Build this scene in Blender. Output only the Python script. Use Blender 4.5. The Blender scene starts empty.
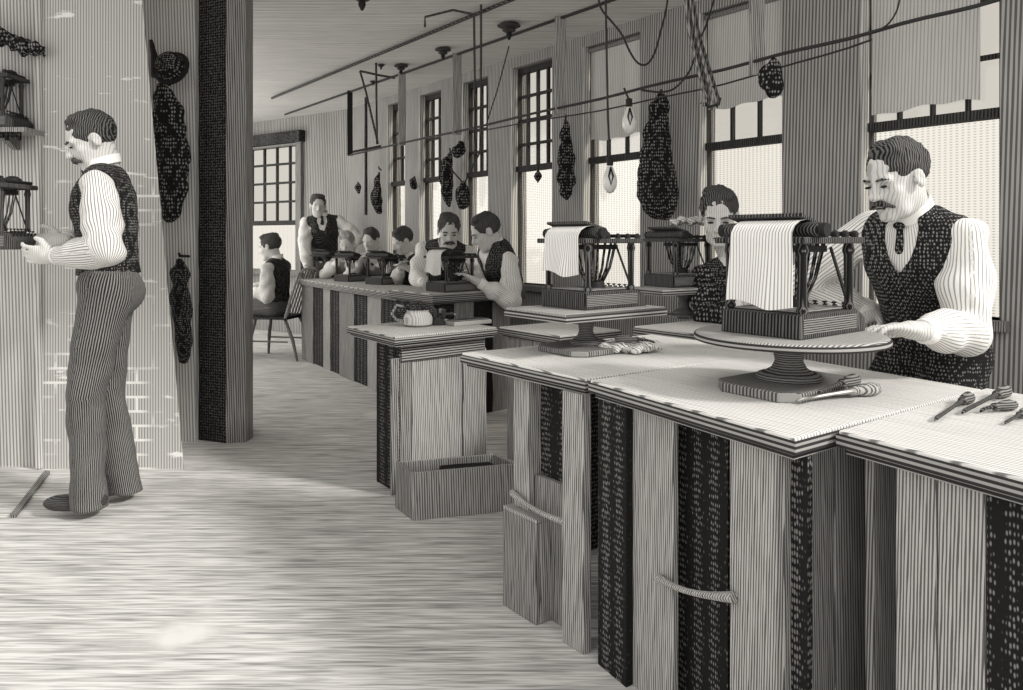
import bpy, bmesh, math, random
import numpy as np
from mathutils import Vector, Matrix
random.seed(7)
PI = math.pi
S = bpy.context.scene
C = S.collection
# ------------------------------------------------------------------ camera, world, light, exposure
F_PX, CX, HY, EYE = 750.0, 511.5, 239.0, 1.2
cam = bpy.data.cameras.new('camera'); cam.sensor_width = 36; cam.sensor_fit = 'HORIZONTAL'
cam.lens = 36*F_PX/1023; cam.shift_y = -(345-HY)/1023; cam.clip_start = .05; cam.clip_end = 200
co = bpy.data.objects.new('camera', cam); C.objects.link(co)
co.location = (0, 0, EYE); co.rotation_euler = (PI/2, 0, 0); S.camera = co
w = bpy.data.worlds.new('sky'); S.world = w; w.use_nodes = True
w.node_tree.nodes['Background'].inputs[0].default_value = (.93, .912, .885, 1)
w.node_tree.nodes['Background'].inputs[1].default_value = 1.25
sl = bpy.data.lights.new('sun', 'SUN'); sl.energy = 3.0; sl.angle = math.radians(9); sl.color = (1, .97, .93)
so = bpy.data.objects.new('sun', sl); C.objects.link(so)
so.rotation_euler = Vector((-.80, .38, -.62)).to_track_quat('-Z', 'Y').to_euler()
al = bpy.data.lights.new('left_fill_light', 'AREA'); al.shape = 'RECTANGLE'; al.size = 4.0; al.size_y = 2.0; al.energy = 56; al.color = (1, .98, .94)  # added fill to brighten the far room; no window is built there
alo = bpy.data.objects.new('left_fill_light', al); C.objects.link(alo); alo.location = (-4.3, 7.4, 1.7); alo.rotation_euler = (PI/2, 0, -PI/2)
S.view_settings.view_transform = 'Standard'; S.view_settings.look = 'None'
S.view_settings.gamma = 1; S.view_settings.use_curve_mapping = False; S.view_settings.exposure = 0.07
S.cycles.max_bounces = 6; S.cycles.diffuse_bounces = 4; S.cycles.transparent_max_bounces = 12
S.cycles.sample_clamp_indirect = 4

def G(px, py, z=0.0):                       # picture point known to lie at height z -> plan position
    Y = F_PX*(EYE-z)/(py-HY); return Vector(((px-CX)/F_PX*Y, Y))
def W(px, py, Y):                           # picture point at distance Y -> position
    return Vector(((px-CX)/F_PX*Y, Y, EYE-(py-HY)/F_PX*Y))
# ------------------------------------------------------------------ materials
def tone(v): return (v*1.01, v*.99, v*.95, 1)
def srgb(s): return ((s+.055)/1.055)**2.4 if s > .04 else s/12.92
MATS = {}
def newmat(name):
    m = bpy.data.materials.new(name); m.use_nodes = True; MATS[name] = m
    nt = m.node_tree; return m, nt, nt.nodes['Principled BSDF']
def math_node(nt, op, a, b=None, c=None):
    n = nt.nodes.new('ShaderNodeMath'); n.operation = op
    for i, v in enumerate((a, b, c)):
        if v is None: continue
        if isinstance(v, (int, float)): n.inputs[i].default_value = v
        else: nt.links.new(v, n.inputs[i])
    return n.outputs[0]
def hatch(name, light, dark, period=.01, direction='DIAGONAL', scl=(1, 1, .03), duty=.5, dist=2.5, mott=.12, rough=.85, soft=.12, dots=0, spec=.2, mscale=3.0, nscale=2.0, grain=False, dz=.62):
    """a surface worked over with fine grain lines: light ground, dark lines `duty` wide"""
    m, nt, b = newmat(name); N = nt.nodes; L = nt.links
    tc = N.new('ShaderNodeTexCoord'); mp = N.new('ShaderNodeMapping'); L.new(tc.outputs['Object'], mp.inputs[0])
    mp.inputs['Scale'].default_value = scl
    if grain:
        ga = N.new('ShaderNodeAttribute'); ga.attribute_name = 'grain'; sp = N.new('ShaderNodeSeparateXYZ'); L.new(tc.outputs['Object'], sp.inputs[0])
        cb = N.new('ShaderNodeCombineXYZ'); L.new(ga.outputs['Fac'], cb.inputs[0]); L.new(sp.outputs[2], cb.inputs[2]); L.new(cb.outputs[0], mp.inputs[0])
    wv = N.new('ShaderNodeTexWave'); wv.bands_direction = direction
    wv.inputs['Scale'].default_value = .314/period*(1.6 if direction == 'DIAGONAL' else 1)
    wv.inputs['Distortion'].default_value = dist; wv.inputs['Detail'].default_value = 2
    wv.inputs['Detail Scale'].default_value = nscale
    L.new(mp.outputs[0], wv.inputs[0])
    nz = N.new('ShaderNodeTexNoise'); nz.inputs['Scale'].default_value = mscale; nz.inputs['Detail'].default_value = 5
    L.new(mp.outputs[0], nz.inputs[0])
    thr = math_node(nt, 'MULTIPLY_ADD', nz.outputs[0], .5, duty-.25)
    val = wv.outputs['Fac']
    if dots:
        vo = N.new('ShaderNodeTexVoronoi'); vo.inputs['Scale'].default_value = 1/dots; vo.inputs['Randomness'].default_value = .35
        m3 = N.new('ShaderNodeMapping'); m3.inputs['Scale'].default_value = (1, 1, dz); L.new(tc.outputs['Object'], m3.inputs[0]); L.new(m3.outputs[0], vo.inputs[0])
        val = math_node(nt, 'MULTIPLY_ADD', vo.outputs['Distance'], -1.35, 1.0)
    d = math_node(nt, 'SUBTRACT', val, thr)
    mr = N.new('ShaderNodeMapRange'); L.new(d, mr.inputs[0])
    mr.inputs[1].default_value = -soft; mr.inputs[2].default_value = soft
    n2 = N.new('ShaderNodeTexNoise'); n2.inputs['Scale'].default_value = 1.7; n2.inputs['Detail'].default_value = 3
    L.new(tc.outputs['Object'], n2.inputs[0])
    mx = N.new('ShaderNodeMix'); mx.data_type = 'RGBA'; L.new(mr.outputs[0], mx.inputs[0])
    mx.inputs[6].default_value = tone(dark); mx.inputs[7].default_value = tone(light)
    hs = N.new('ShaderNodeHueSaturation'); L.new(mx.outputs[2], hs.inputs['Color'])
    L.new(math_node(nt, 'MULTIPLY_ADD', n2.outputs[0], 2*mott, 1-mott), hs.inputs['Value'])
    L.new(hs.outputs[0], b.inputs['Base Color'])
    b.inputs['Roughness'].default_value = rough; b.inputs['Specular IOR Level'].default_value = spec
    return m
def plain(name, v, rough=.7, metal=0, spec=.3, mott=.15, scale=12):
    m, nt, b = newmat(name); N = nt.nodes; L = nt.links
    tc = N.new('ShaderNodeTexCoord'); nz = N.new('ShaderNodeTexNoise'); nz.inputs['Scale'].default_value = scale
    nz.inputs['Detail'].default_value = 4; L.new(tc.outputs['Object'], nz.inputs[0])
    cr = N.new('ShaderNodeMix'); cr.data_type = 'RGBA'; L.new(nz.outputs[0], cr.inputs[0])
    cr.inputs[6].default_value = tone(v*(1-mott)); cr.inputs[7].default_value = tone(v*(1+mott))
    L.new(cr.outputs[2], b.inputs['Base Color'])
    b.inputs['Roughness'].default_value = rough; b.inputs['Metallic'].default_value = metal
    b.inputs['Specular IOR Level'].default_value = spec
    return m
M_wall = hatch('plank_wall', .42, .12, .0165, duty=.5, dist=1.2, mscale=4)
M_back = hatch('plank_wall_far', .40, .13, .024, duty=.5, dist=1.2, mscale=4)
M_ceil = hatch('ceiling_boards', .76, .40, .032, direction='Y', scl=(.10, 1, 1), duty=.38, dist=3, mscale=5)
M_plaster = hatch('plastered_wall', .62, .26, .014, duty=.42, dist=1.0)
M_reveal = hatch('window_reveal', .62, .26, .02, duty=.36, dist=1.0)
M_board = hatch('pale_board', .46, .11, .0085, duty=.47, dist=2.2)
M_board2 = hatch('grey_board', .32, .065, .0085, duty=.50, dist=2.2)
M_boardn = hatch('pale_bench_board', .47, .11, .0064, duty=.47, dist=2.6)
M_board2n = hatch('grey_bench_board', .33, .065, .0064, duty=.50, dist=2.6)
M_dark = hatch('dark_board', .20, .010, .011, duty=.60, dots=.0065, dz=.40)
M_top = hatch('bench_top', .74, .22, .011, direction='X', scl=(1, .05, .05), duty=.22, dist=2.5)
M_top2 = hatch('bench_top_worn', .62, .16, .010, direction='X', scl=(1, .05, .05), duty=.34, dist=2.5)
M_edge = hatch('board_edge', .34, .03, .012, direction='Z', scl=(.05, .05, 1), duty=.52, dist=.8)
M_brown = hatch('turned_wood', .24, .04, .0058, direction='Z', scl=(.3, .3, 1), duty=.5, dist=1.5)
M_plate = hatch('turntable_wood', .46, .11, .0075, direction='Y', scl=(.15, 1, 1), duty=.36, dist=1.5)
M_iron = plain('black_iron', .022, .45, 0, .5, .4, 30)
M_irong = hatch('worn_iron', .13, .010, .0075, duty=.62, dist=1.5, scl=(1, 1, .04))
M_steel = plain('steel', .38, .35, .6, .5)
M_paper = hatch('paper', .82, .34, .0088, direction='Y', scl=(.05, 1, .10), duty=.22, dist=1.2, nscale=1.2)
M_white = plain('white_linen', .82, .8)
M_shirt = hatch('shirt_cloth', .86, .34, .0135, direction='X', scl=(1, 1, .5), duty=.20, dist=1.6, nscale=1.0, grain=True)
M_shirt2 = hatch('striped_shirt_cloth', .76, .24, .0125, direction='X', scl=(1, 1, .5), duty=.32, dist=1.4, nscale=1.0, grain=True)
M_vest = hatch('waistcoat_wool', .24, .009, .016, duty=.56, dots=.0074)
M_trous = hatch('striped_trousers', .24, .016, .0085, duty=.58, direction='X', dist=1.2, scl=(1, 1, .4), grain=True)
M_coat = hatch('dark_coat_cloth', .26, .008, .030, duty=.56, dots=.014)
M_skin = hatch('skin', .64, .42, .0075, direction='X', scl=(.8, .3, .8), duty=.19, dist=2, nscale=1.5)
M_hair = hatch('dark_hair', .13, .012, .0068, direction='X', scl=(.9, .5, .55), duty=.56, dist=5, nscale=1)
M_ink = plain('black_detail', .012, .6)
M_lead = plain('cord', .03, .7)
M_frame = hatch('window_paint', .07, .015, .012, duty=.5)
M_blind = hatch('blind_cloth', .62, .40, .014, duty=.36, dist=1.2)
M_leather = hatch('shoe_leather', .08, .012, .006, direction='Z', scl=(1, 1, 1), duty=.5, rough=.5)
M_column = hatch('column_wood', .34, .07, .0125, duty=.48, dist=2.2)
M_rag = hatch('rag_cloth', .80, .22, .014, direction='DIAGONAL', scl=(1, 1, 1), duty=.26, dist=6)
# floor: boards running with the room, scuffed, fine cross lines
def floor_mat():
    m, nt, b = newmat('scrubbed_floor'); N = nt.nodes; L = nt.links
    tc = N.new('ShaderNodeTexCoord')
    def lines(sy, sx, lo, hi):
        mp = N.new('ShaderNodeMapping'); mp.inputs['Scale'].default_value = (sx, sy, 1); L.new(tc.outputs['Object'], mp.inputs[0])
        nz = N.new('ShaderNodeTexNoise'); nz.inputs['Scale'].default_value = 1; nz.inputs['Detail'].default_value = 1.5
        L.new(mp.outputs[0], nz.inputs[0])
        mr = N.new('ShaderNodeMapRange'); L.new(nz.outputs[0], mr.inputs[0]); mr.inputs[1].default_value = lo; mr.inputs[2].default_value = hi
        return mr.outputs[0]
    a = lines(125, 6, .42, .54); b2 = lines(52, 2.2, .40, .56)
    m0 = math_node(nt, 'MULTIPLY_ADD', a, .5, 0); m0 = math_node(nt, 'MULTIPLY_ADD', b2, .5, m0)
    sc = N.new('ShaderNodeTexNoise'); sc.inputs['Scale'].default_value = 1.6; sc.inputs['Detail'].default_value = 6
    L.new(tc.outputs['Object'], sc.inputs[0])
    mr = N.new('ShaderNodeMapRange'); L.new(sc.outputs[0], mr.inputs[0]); mr.inputs[1].default_value = .56; mr.inputs[2].default_value = .68
    v = math_node(nt, 'MAXIMUM', m0, mr.outputs[0])
    mx = N.new('ShaderNodeMix'); mx.data_type = 'RGBA'; L.new(v, mx.inputs[0])
    mx.inputs[6].default_value = tone(.27); mx.inputs[7].default_value = tone(.68)
    L.new(mx.outputs[2], b.inputs['Base Color']); b.inputs['Roughness'].default_value = .9
    b.inputs['Specular IOR Level'].default_value = .1
    return m
M_floor = floor_mat()
def brick_mat():
    m, nt, b = newmat('whitewashed_brick'); N = nt.nodes; L = nt.links
    tc = N.new('ShaderNodeTexCoord'); sx = N.new('ShaderNodeSeparateXYZ'); L.new(tc.outputs['Object'], sx.inputs[0])
    cb = N.new('ShaderNodeCombineXYZ'); L.new(sx.outputs[0], cb.inputs[0]); L.new(sx.outputs[2], cb.inputs[1])
    br = N.new('ShaderNodeTexBrick'); L.new(cb.outputs[0], br.inputs[0]); br.inputs['Scale'].default_value = 1
    br.inputs['Brick Width'].default_value = .17; br.inputs['Row Height'].default_value = .075; br.inputs['Mortar Size'].default_value = .007
    nz = N.new('ShaderNodeTexNoise'); nz.inputs['Scale'].default_value = 2.6; nz.inputs['Detail'].default_value = 5; L.new(tc.outputs['Object'], nz.inputs[0])
    zz = math_node(nt, 'MULTIPLY_ADD', sx.outputs[2], -.10, .12)
    msk = math_node(nt, 'ADD', nz.outputs[0], zz)
    mr = N.new('ShaderNodeMapRange'); L.new(msk, mr.inputs[0]); mr.inputs[1].default_value = .57; mr.inputs[2].default_value = .66
    mort = math_node(nt, 'MULTIPLY', br.outputs['Fac'], mr.outputs[0])
    wv = N.new('ShaderNodeTexWave'); wv.bands_direction = 'X'; wv.inputs['Scale'].default_value = .314/.0145; wv.inputs['Distortion'].default_value = 1.5
    mp = N.new('ShaderNodeMapping'); mp.inputs['Scale'].default_value = (1, 1, .05); L.new(tc.outputs['Object'], mp.inputs[0]); L.new(mp.outputs[0], wv.inputs[0])
    m2 = N.new('ShaderNodeMapRange'); L.new(wv.outputs['Fac'], m2.inputs[0]); m2.inputs[1].default_value = .25; m2.inputs[2].default_value = .5
    mx = N.new('ShaderNodeMix'); mx.data_type = 'RGBA'; L.new(m2.outputs[0], mx.inputs[0])
    mx.inputs[6].default_value = tone(.27); mx.inputs[7].default_value = tone(.60)
    mx2 = N.new('ShaderNodeMix'); mx2.data_type = 'RGBA'; L.new(mort, mx2.inputs[0]); L.new(mx.outputs[2], mx2.inputs[6]); mx2.inputs[7].default_value = tone(.85)
    # small dark chips
    n3 = N.new('ShaderNodeTexNoise'); n3.inputs['Scale'].default_value = 9; n3.inputs['Detail'].default_value = 6; mp3 = N.new('ShaderNodeMapping')
    mp3.inputs['Scale'].default_value = (.5, 1, 2.2); L.new(tc.outputs['Object'], mp3.inputs[0]); L.new(mp3.outputs[0], n3.inputs[0])
    m4 = N.new('ShaderNodeMapRange'); L.new(n3.outputs[0], m4.inputs[0]); m4.inputs[1].default_value = .62; m4.inputs[2].default_value = .67
    mx3 = N.new('ShaderNodeMix'); mx3.data_type = 'RGBA'; L.new(m4.outputs[0], mx3.inputs[0]); L.new(mx2.outputs[2], mx3.inputs[6]); mx3.inputs[7].default_value = tone(.85)
    L.new(mx3.outputs[2], b.inputs['Base Color']); b.inputs['Roughness'].default_value = .9
    return m
M_brick = brick_mat()
def glass_mat(name, tint, dotted):
    m, nt, b = newmat(name); N = nt.nodes; L = nt.links; N.remove(b); out = N['Material Output']
    tr = N.new('ShaderNodeBsdfTransparent'); gl = N.new('ShaderNodeBsdfGlossy'); gl.inputs['Roughness'].default_value = .1
    mx = N.new('ShaderNodeMixShader'); mx.inputs[0].default_value = .04
    if dotted:
        tc = N.new('ShaderNodeTexCoord'); vs = []
        for d in ('DIAGONAL', 'Z'):
            mp = N.new('ShaderNodeMapping'); mp.inputs['Scale'].default_value = (1, 1, 0 if d == 'DIAGONAL' else 1); L.new(tc.outputs['Object'], mp.inputs[0])
            wv = N.new('ShaderNodeTexWave'); wv.bands_direction = d; wv.inputs['Scale'].default_value = .314/.0135; L.new(mp.outputs[0], wv.inputs[0]); vs.append(wv.outputs['Fac'])
        p = math_node(nt, 'MULTIPLY', vs[0], vs[1])
        mr = N.new('ShaderNodeMapRange'); L.new(p, mr.inputs[0]); mr.inputs[1].default_value = .35; mr.inputs[2].default_value = .7
        mc = N.new('ShaderNodeMix'); mc.data_type = 'RGBA'; L.new(mr.outputs[0], mc.inputs[0])
        mc.inputs[6].default_value = tone(tint); mc.inputs[7].default_value = tone(tint*.80); L.new(mc.outputs[2], tr.inputs[0])
    else: tr.inputs[0].default_value = tone(tint)
    L.new(tr.outputs[0], mx.inputs[1]); L.new(gl.outputs[0], mx.inputs[2]); L.new(mx.outputs[0], out.inputs[0])
    return m
M_glass = glass_mat('window_glass', .72, False); M_frost = glass_mat('dotted_glass', .86, True)
M_bulb = plain('bulb_glass', .75, .2, 0, .8)
def spl(P, n=6):
    P = [Vector(p) for p in P]; Q = [P[0]*2-P[1]]+P+[P[-1]*2-P[-2]]; out = []
    for i in range(1, len(Q)-2):
        for k in range(n):
            t = k/n; a, b, c, d = Q[i-1:i+3]
            out.append(.5*((2*b)+(c-a)*t+(2*a-5*b+4*c-d)*t*t+(3*b-a-3*c+d)*t**3))
    return out+[P[-1]]
# ------------------------------------------------------------------ mesh builder
class MB:
    def __init__(s): s.v = []; s.f = []
    def add(s, vs, fs):
        n = len(s.v); s.v += [tuple(v) for v in vs]; s.f += [tuple(i+n for i in f) for f in fs]; return s
    def box(s, x0, x1, y0, y1, z0, z1, fn=None):
        vs = [(x, y, z) for z in (z0, z1) for (x, y) in ((x0, y0), (x1, y0), (x1, y1), (x0, y1))]
        if fn: vs = [fn(*v) for v in vs]
        return s.add(vs, [(3, 2, 1, 0), (4, 5, 6, 7), (0, 1, 5, 4), (1, 2, 6, 5), (2, 3, 7, 6), (3, 0, 4, 7)])
    def prism(s, poly, z0, z1):
        n = len(poly); vs = [(p[0], p[1], z0) for p in poly]+[(p[0], p[1], z1) for p in poly]
        return s.add(vs, [tuple(range(n))[::-1], tuple(range(n, 2*n))]+[(i, (i+1) % n, n+(i+1) % n, n+i) for i in range(n)])
    def tube(s, pts, r, n=8, cap=True):
        pts = [Vector(p) for p in pts]; rs = r if isinstance(r, (list, tuple)) else [r]*len(pts); vs = []; fs = []
        up = None
        for i, p in enumerate(pts):
            d = (pts[min(i+1, len(pts)-1)]-pts[max(i-1, 0)]).normalized()
            if up is None: up = d.orthogonal().normalized()
            else: up = (up-d*up.dot(d)); up = up.normalized() if up.length > 1e-6 else d.orthogonal().normalized()
            q = d.cross(up)
            for k in range(n):
                a = 2*PI*k/n; vs.append(p+(up*math.cos(a)+q*math.sin(a))*rs[i])
        for i in range(len(pts)-1):
            for k in range(n): fs.append((i*n+k, i*n+(k+1) % n, (i+1)*n+(k+1) % n, (i+1)*n+k))
        if cap: fs += [tuple(range(n))[::-1], tuple(range((len(pts)-1)*n, len(pts)*n))]
        return s.add(vs, fs)
    def bar(s, p, q, w, h, up=(0, 0, 1)):           # rectangular stick
        p = Vector(p); q = Vector(q); d = (q-p).normalized(); u = Vector(up); u = u-d*u.dot(d)
        if u.length < 1e-4: u = d.orthogonal()
        u.normalize(); r = d.cross(u)
        vs = [b+r*sx*w/2+u*sy*h/2 for b in (p, q) for (sx, sy) in ((-1, -1), (1, -1), (1, 1), (-1, 1))]
        return s.add(vs, [(0, 1, 2, 3), (7, 6, 5, 4), (0, 4, 5, 1), (1, 5, 6, 2), (2, 6, 7, 3), (3, 7, 4, 0)])
    def lathe(s, prof, n=24, c=(0, 0, 0), sx=1, sy=1):
        vs = []; fs = []
        for (r, z) in prof:
            for k in range(n):
                a = 2*PI*k/n; vs.append((c[0]+r*sx*math.cos(a), c[1]+r*sy*math.sin(a), c[2]+z))
        m = len(prof)
        for i in range(m-1):
            for k in range(n): fs.append((i*n+k, i*n+(k+1) % n, (i+1)*n+(k+1) % n, (i+1)*n+k))
        fs += [tuple(range(n))[::-1], tuple(range((m-1)*n, m*n))]
        return s.add(vs, fs)
    def build(s, name, mat, parent=None, bevel=0, smooth=False, loc=(0, 0, 0), rz=0):
        me = bpy.data.meshes.new(name); me.from_pydata(s.v, [], s.f); me.update()
        o = bpy.data.objects.new(name, me); C.objects.link(o); me.materials.append(mat)
        bm = bmesh.new(); bm.from_mesh(me); bmesh.ops.recalc_face_normals(bm, faces=bm.faces); bm.to_mesh(me); bm.free()
        if smooth:
            for p in me.polygons: p.use_smooth = True
            md = o.modifiers.new('edges', 'EDGE_SPLIT'); md.split_angle = math.radians(40)
        if bevel:
            md = o.modifiers.new('bevel', 'BEVEL'); md.width = bevel; md.segments = 2; md.limit_method = 'ANGLE'
        if parent: o.parent = parent
        o.location = loc; o.rotation_euler = (0, 0, rz)
        return o
def tag(o, label, cat, group=None, kind=None):
    o['label'] = label
    if cat: o['category'] = cat
    if group: o['group'] = group
    if kind: o['kind'] = kind
    return o
def struct(o): o['kind'] = 'structure'; return o
def thing(name, label, cat, loc=(0, 0, 0), rz=0, group=None):
    o = bpy.data.objects.new(name, None); C.objects.link(o); o.empty_display_size = .1
    o.location = loc; o.rotation_euler = (0, 0, rz); return tag(o, label, cat, group)
def kids(o): return [c for c in bpy.data.objects if c.parent == o]
def copy_tree(o, loc=None, rz=None, label=None, group=None):
    def rec(a, par):
        c = a.copy(); C.objects.link(c)
        if par: c.parent = par
        for k in kids(a): rec(k, c)
        return c
    c = rec(o, None)
    if loc is not None: c.location = loc
    if rz is not None: c.rotation_euler = (0, 0, rz)
    if label: c['label'] = label
    if group: c['group'] = group
    return c
# ------------------------------------------------------------------ organic surfaces (distance field -> mesh)
def cone(a, b, r1, r2, sq=None):
    a = np.array(a, float); b = np.array(b, float); ab = b-a; L2 = max(ab@ab, 1e-9)
    R = max(r1, r2); lo = np.minimum(a, b)-R; hi = np.maximum(a, b)+R
    def f(P):
        d = P-a; t = np.clip((d@ab)/L2, 0, 1)
        return np.linalg.norm(d-t[..., None]*ab, axis=-1)-(r1+t*(r2-r1))
    return f, lo, hi, ('c', a, b)
def ell(c, r, R=None):
    c = np.array(c, float); r = np.array(r, float); R = np.eye(3) if R is None else np.array(R, float)   # columns = local axes
    ext = np.abs(R)@r; lo = c-ext; hi = c+ext
    def f(P):
        q = (P-c)@R; k0 = np.linalg.norm(q/r, axis=-1); k1 = np.linalg.norm(q/(r*r), axis=-1)
        return k0*(k0-1)/np.maximum(k1, 1e-9)
    return f, lo, hi, ('e', c, R[:, 2])
def grow(pr, g):
    f, lo, hi = pr; return (lambda P: f(P)-g), lo-g, hi+g
def plane(p, n):          # keeps the side the normal points away from
    p = np.array(p, float); n = np.array(n, float); n = n/np.linalg.norm(n)
    return lambda P: (P-p)@n
def field_mesh(name, ops, h, mat, parent=None, wob=0, wf=30., origin=(0, 0, 0), grain=False):
    adds = [o for o in ops if o[0] == 'add']
    lo = np.min([o[1][1] for o in adds], 0)-3*h-wob; hi = np.max([o[1][2] for o in adds], 0)+3*h+wob
    n = np.ceil((hi-lo)/h).astype(int)+1; ax = [lo[i]+h*np.arange(n[i]) for i in range(3)]
    Fd = np.full(n, 1.0, np.float32)
    for op in ops:
        kind = op[0]
        if kind == 'cut':
            P = np.stack(np.meshgrid(*ax, indexing='ij'), -1); Fd = np.maximum(Fd, op[1](P).astype(np.float32)); continue
        f, l, u = op[1][:3]; k = op[2]; pad = k+3*h+.01
        i0 = np.clip(np.floor((l-pad-lo)/h).astype(int), 0, n); i1 = np.clip(np.ceil((u+pad-lo)/h).astype(int)+1, 0, n)
        if (i1 <= i0).any(): continue
        sl = tuple(slice(a, b) for a, b in zip(i0, i1)); P = np.stack(np.meshgrid(*[ax[i][sl[i]] for i in range(3)], indexing='ij'), -1)
        d = f(P).astype(np.float32); cur = Fd[sl]
        if kind == 'add':
            hh = np.clip(.5+.5*(cur-d)/k, 0, 1); Fd[sl] = cur*(1-hh)+d*hh-k*hh*(1-hh)
        else:
            hh = np.clip(.5-.5*(cur+d)/k, 0, 1); Fd[sl] = cur*(1-hh)-d*hh+k*hh*(1-hh)
    if wob:
        X, Y, Z = np.meshgrid(*ax, indexing='ij')
        Fd += (wob*(np.sin(X*wf+3*np.sin(Z*wf*.37))*np.sin(Z*wf*.6+2*np.sin(Y*wf*.5+X*11))+.5*np.sin(Y*wf*1.3+Z*wf*.9))).astype(np.float32)
    s = Fd < 0
    c = sum(s[i:n[0]-1+i, j:n[1]-1+j, k:n[2]-1+k].astype(np.int8) for i in (0, 1) for j in (0, 1) for k in (0, 1))
    act = (c > 0) & (c < 8); I = np.argwhere(act); idx = np.full(act.shape, -1, np.int64); idx[act] = np.arange(len(I))
    acc = np.zeros((len(I), 3)); cnt = np.zeros(len(I))
    for axis in range(3):
        o1, o2 = [a for a in range(3) if a != axis]
        for d1 in (0, 1):
            for d2 in (0, 1):
                A = I.copy(); A[:, o1] += d1; A[:, o2] += d2; B = A.copy(); B[:, axis] += 1
                fa = Fd[tuple(A.T)]; fb = Fd[tuple(B.T)]; cr = (fa < 0) != (fb < 0)
                t = np.where(cr, fa/np.where(cr, fa-fb, 1), 0); q = np.zeros((len(I), 3)); q[:, axis] = t; q[:, o1] = d1; q[:, o2] = d2
                acc += q*cr[:, None]; cnt += cr
    V = lo+(I+acc/np.maximum(cnt, 1)[:, None])*h
    quads = []
    for axis in range(3):
        o1, o2 = [(1, 2), (2, 0), (0, 1)][axis]
        sa = [slice(None)]*3; sb = [slice(None)]*3; sa[axis] = slice(0, -1); sb[axis] = slice(1, None)
        a = s[tuple(sa)]; b = s[tuple(sb)]; E = np.argwhere(a != b); E = E[(E[:, o1] > 0) & (E[:, o2] > 0) & (E[:, o1] < n[o1]-1) & (E[:, o2] < n[o2]-1)]
        ins = a[tuple(E.T)]
        def cell(d1, d2):
            q = E.copy(); q[:, o1] -= d1; q[:, o2] -= d2; return idx[tuple(q.T)]
        Q = np.stack([cell(1, 1), cell(0, 1), cell(0, 0), cell(1, 0)], 1); Q[~ins] = Q[~ins][:, ::-1]; quads.append(Q)
    Q = np.concatenate(quads); Q = Q[(Q >= 0).all(1)]
    me = bpy.data.meshes.new(name); me.from_pydata((V-np.array(origin)).tolist(), [], Q.tolist()); me.update()
    me.materials.append(mat)
    if grain:                                      # thread direction of the cloth: runs along each limb
        best = np.full(len(V), 1e9); g = np.zeros(len(V))
        for op in adds:
            f, l, u, meta = op[1]; d = f(V[None])[0]
            if meta[0] == 'c': c0 = meta[1]; ax_ = meta[2]-meta[1]; L_ = np.linalg.norm(ax_); K = .075 if L_ > .05 else 0
            else: c0 = meta[1]; ax_ = meta[2]; L_ = 1; K = .15
            if K == 0 or L_ < 1e-6: continue
            ax_ = ax_/np.linalg.norm(ax_); ref = np.array((.35, 1, 0.))-ax_*(np.array((.35, 1, 0.))@ax_); ref /= np.linalg.norm(ref); q = np.cross(ax_, ref)
            th = np.arctan2((V-c0)@q, (V-c0)@ref); w_ = d < best; best[w_] = d[w_]; g[w_] = th[w_]*K
        at = me.attributes.new('grain', 'FLOAT', 'POINT'); at.data.foreach_set('value', g.astype(np.float32))
    me.polygons.foreach_set('use_smooth', [True]*len(me.polygons))
    o = bpy.data.objects.new(name, me); C.objects.link(o)
    if parent: o.parent = parent
    else: o.location = origin
    return o
# ------------------------------------------------------------------ the room
CEIL = 2.75; XW = 5.0; KW = 582.5/750.0
WT = Vector((-KW, 1)).normalized()           # along the window wall, away from the camera
WN = Vector((-1, -KW)).normalized()          # into the room
WA = math.atan2(WT.y, WT.x)
def wall_Y(px): return F_PX*XW/(px+71.0)
def wall_s(px): return wall_Y(px)/WT.y
def wpt(s, out, z): p = Vector((XW, 0))+WT*s-WN*out; return Vector((p.x, p.y, z))
fl = MB().box(-5.5, 5.5, -.2, 12.5, -.08, 0).build('floor', M_floor); struct(fl)
mb = MB()
cl = MB().prism([(-3.3, 2.6), (XW-KW*2.6+.3, 2.6), (XW-KW*9.1, 9.3), (-4.0, 10.8), (-4.0, 4.2), (-3.3, 4.2)], CEIL, CEIL+.1).build('ceiling', M_ceil); struct(cl)
# window wall: local x runs along the wall, local y is outwards (away from room) 
WINS = [(862, 1000), (700, 782), (584, 640), (512, 552), (463, 488), (420, 441), (388, 405)]
SILL, HEAD, BAR, TH = .82, 2.66, 1.80, .16
ws = [(wall_s(b), wall_s(a)) for a, b in WINS]     # near, far
s_end = wall_s(347.5)
def wl(name, mb, mat, parent=None, bevel=0):          # frame: origin at wall start, x along, y outwards? rotate so that +x = WT ; +y = left of WT = towards the room's -x side
    return mb.build(name, mat, parent, bevel, loc=(XW, 0, 0) if parent is None else (0, 0, 0), rz=WA if parent is None else 0)
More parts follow.
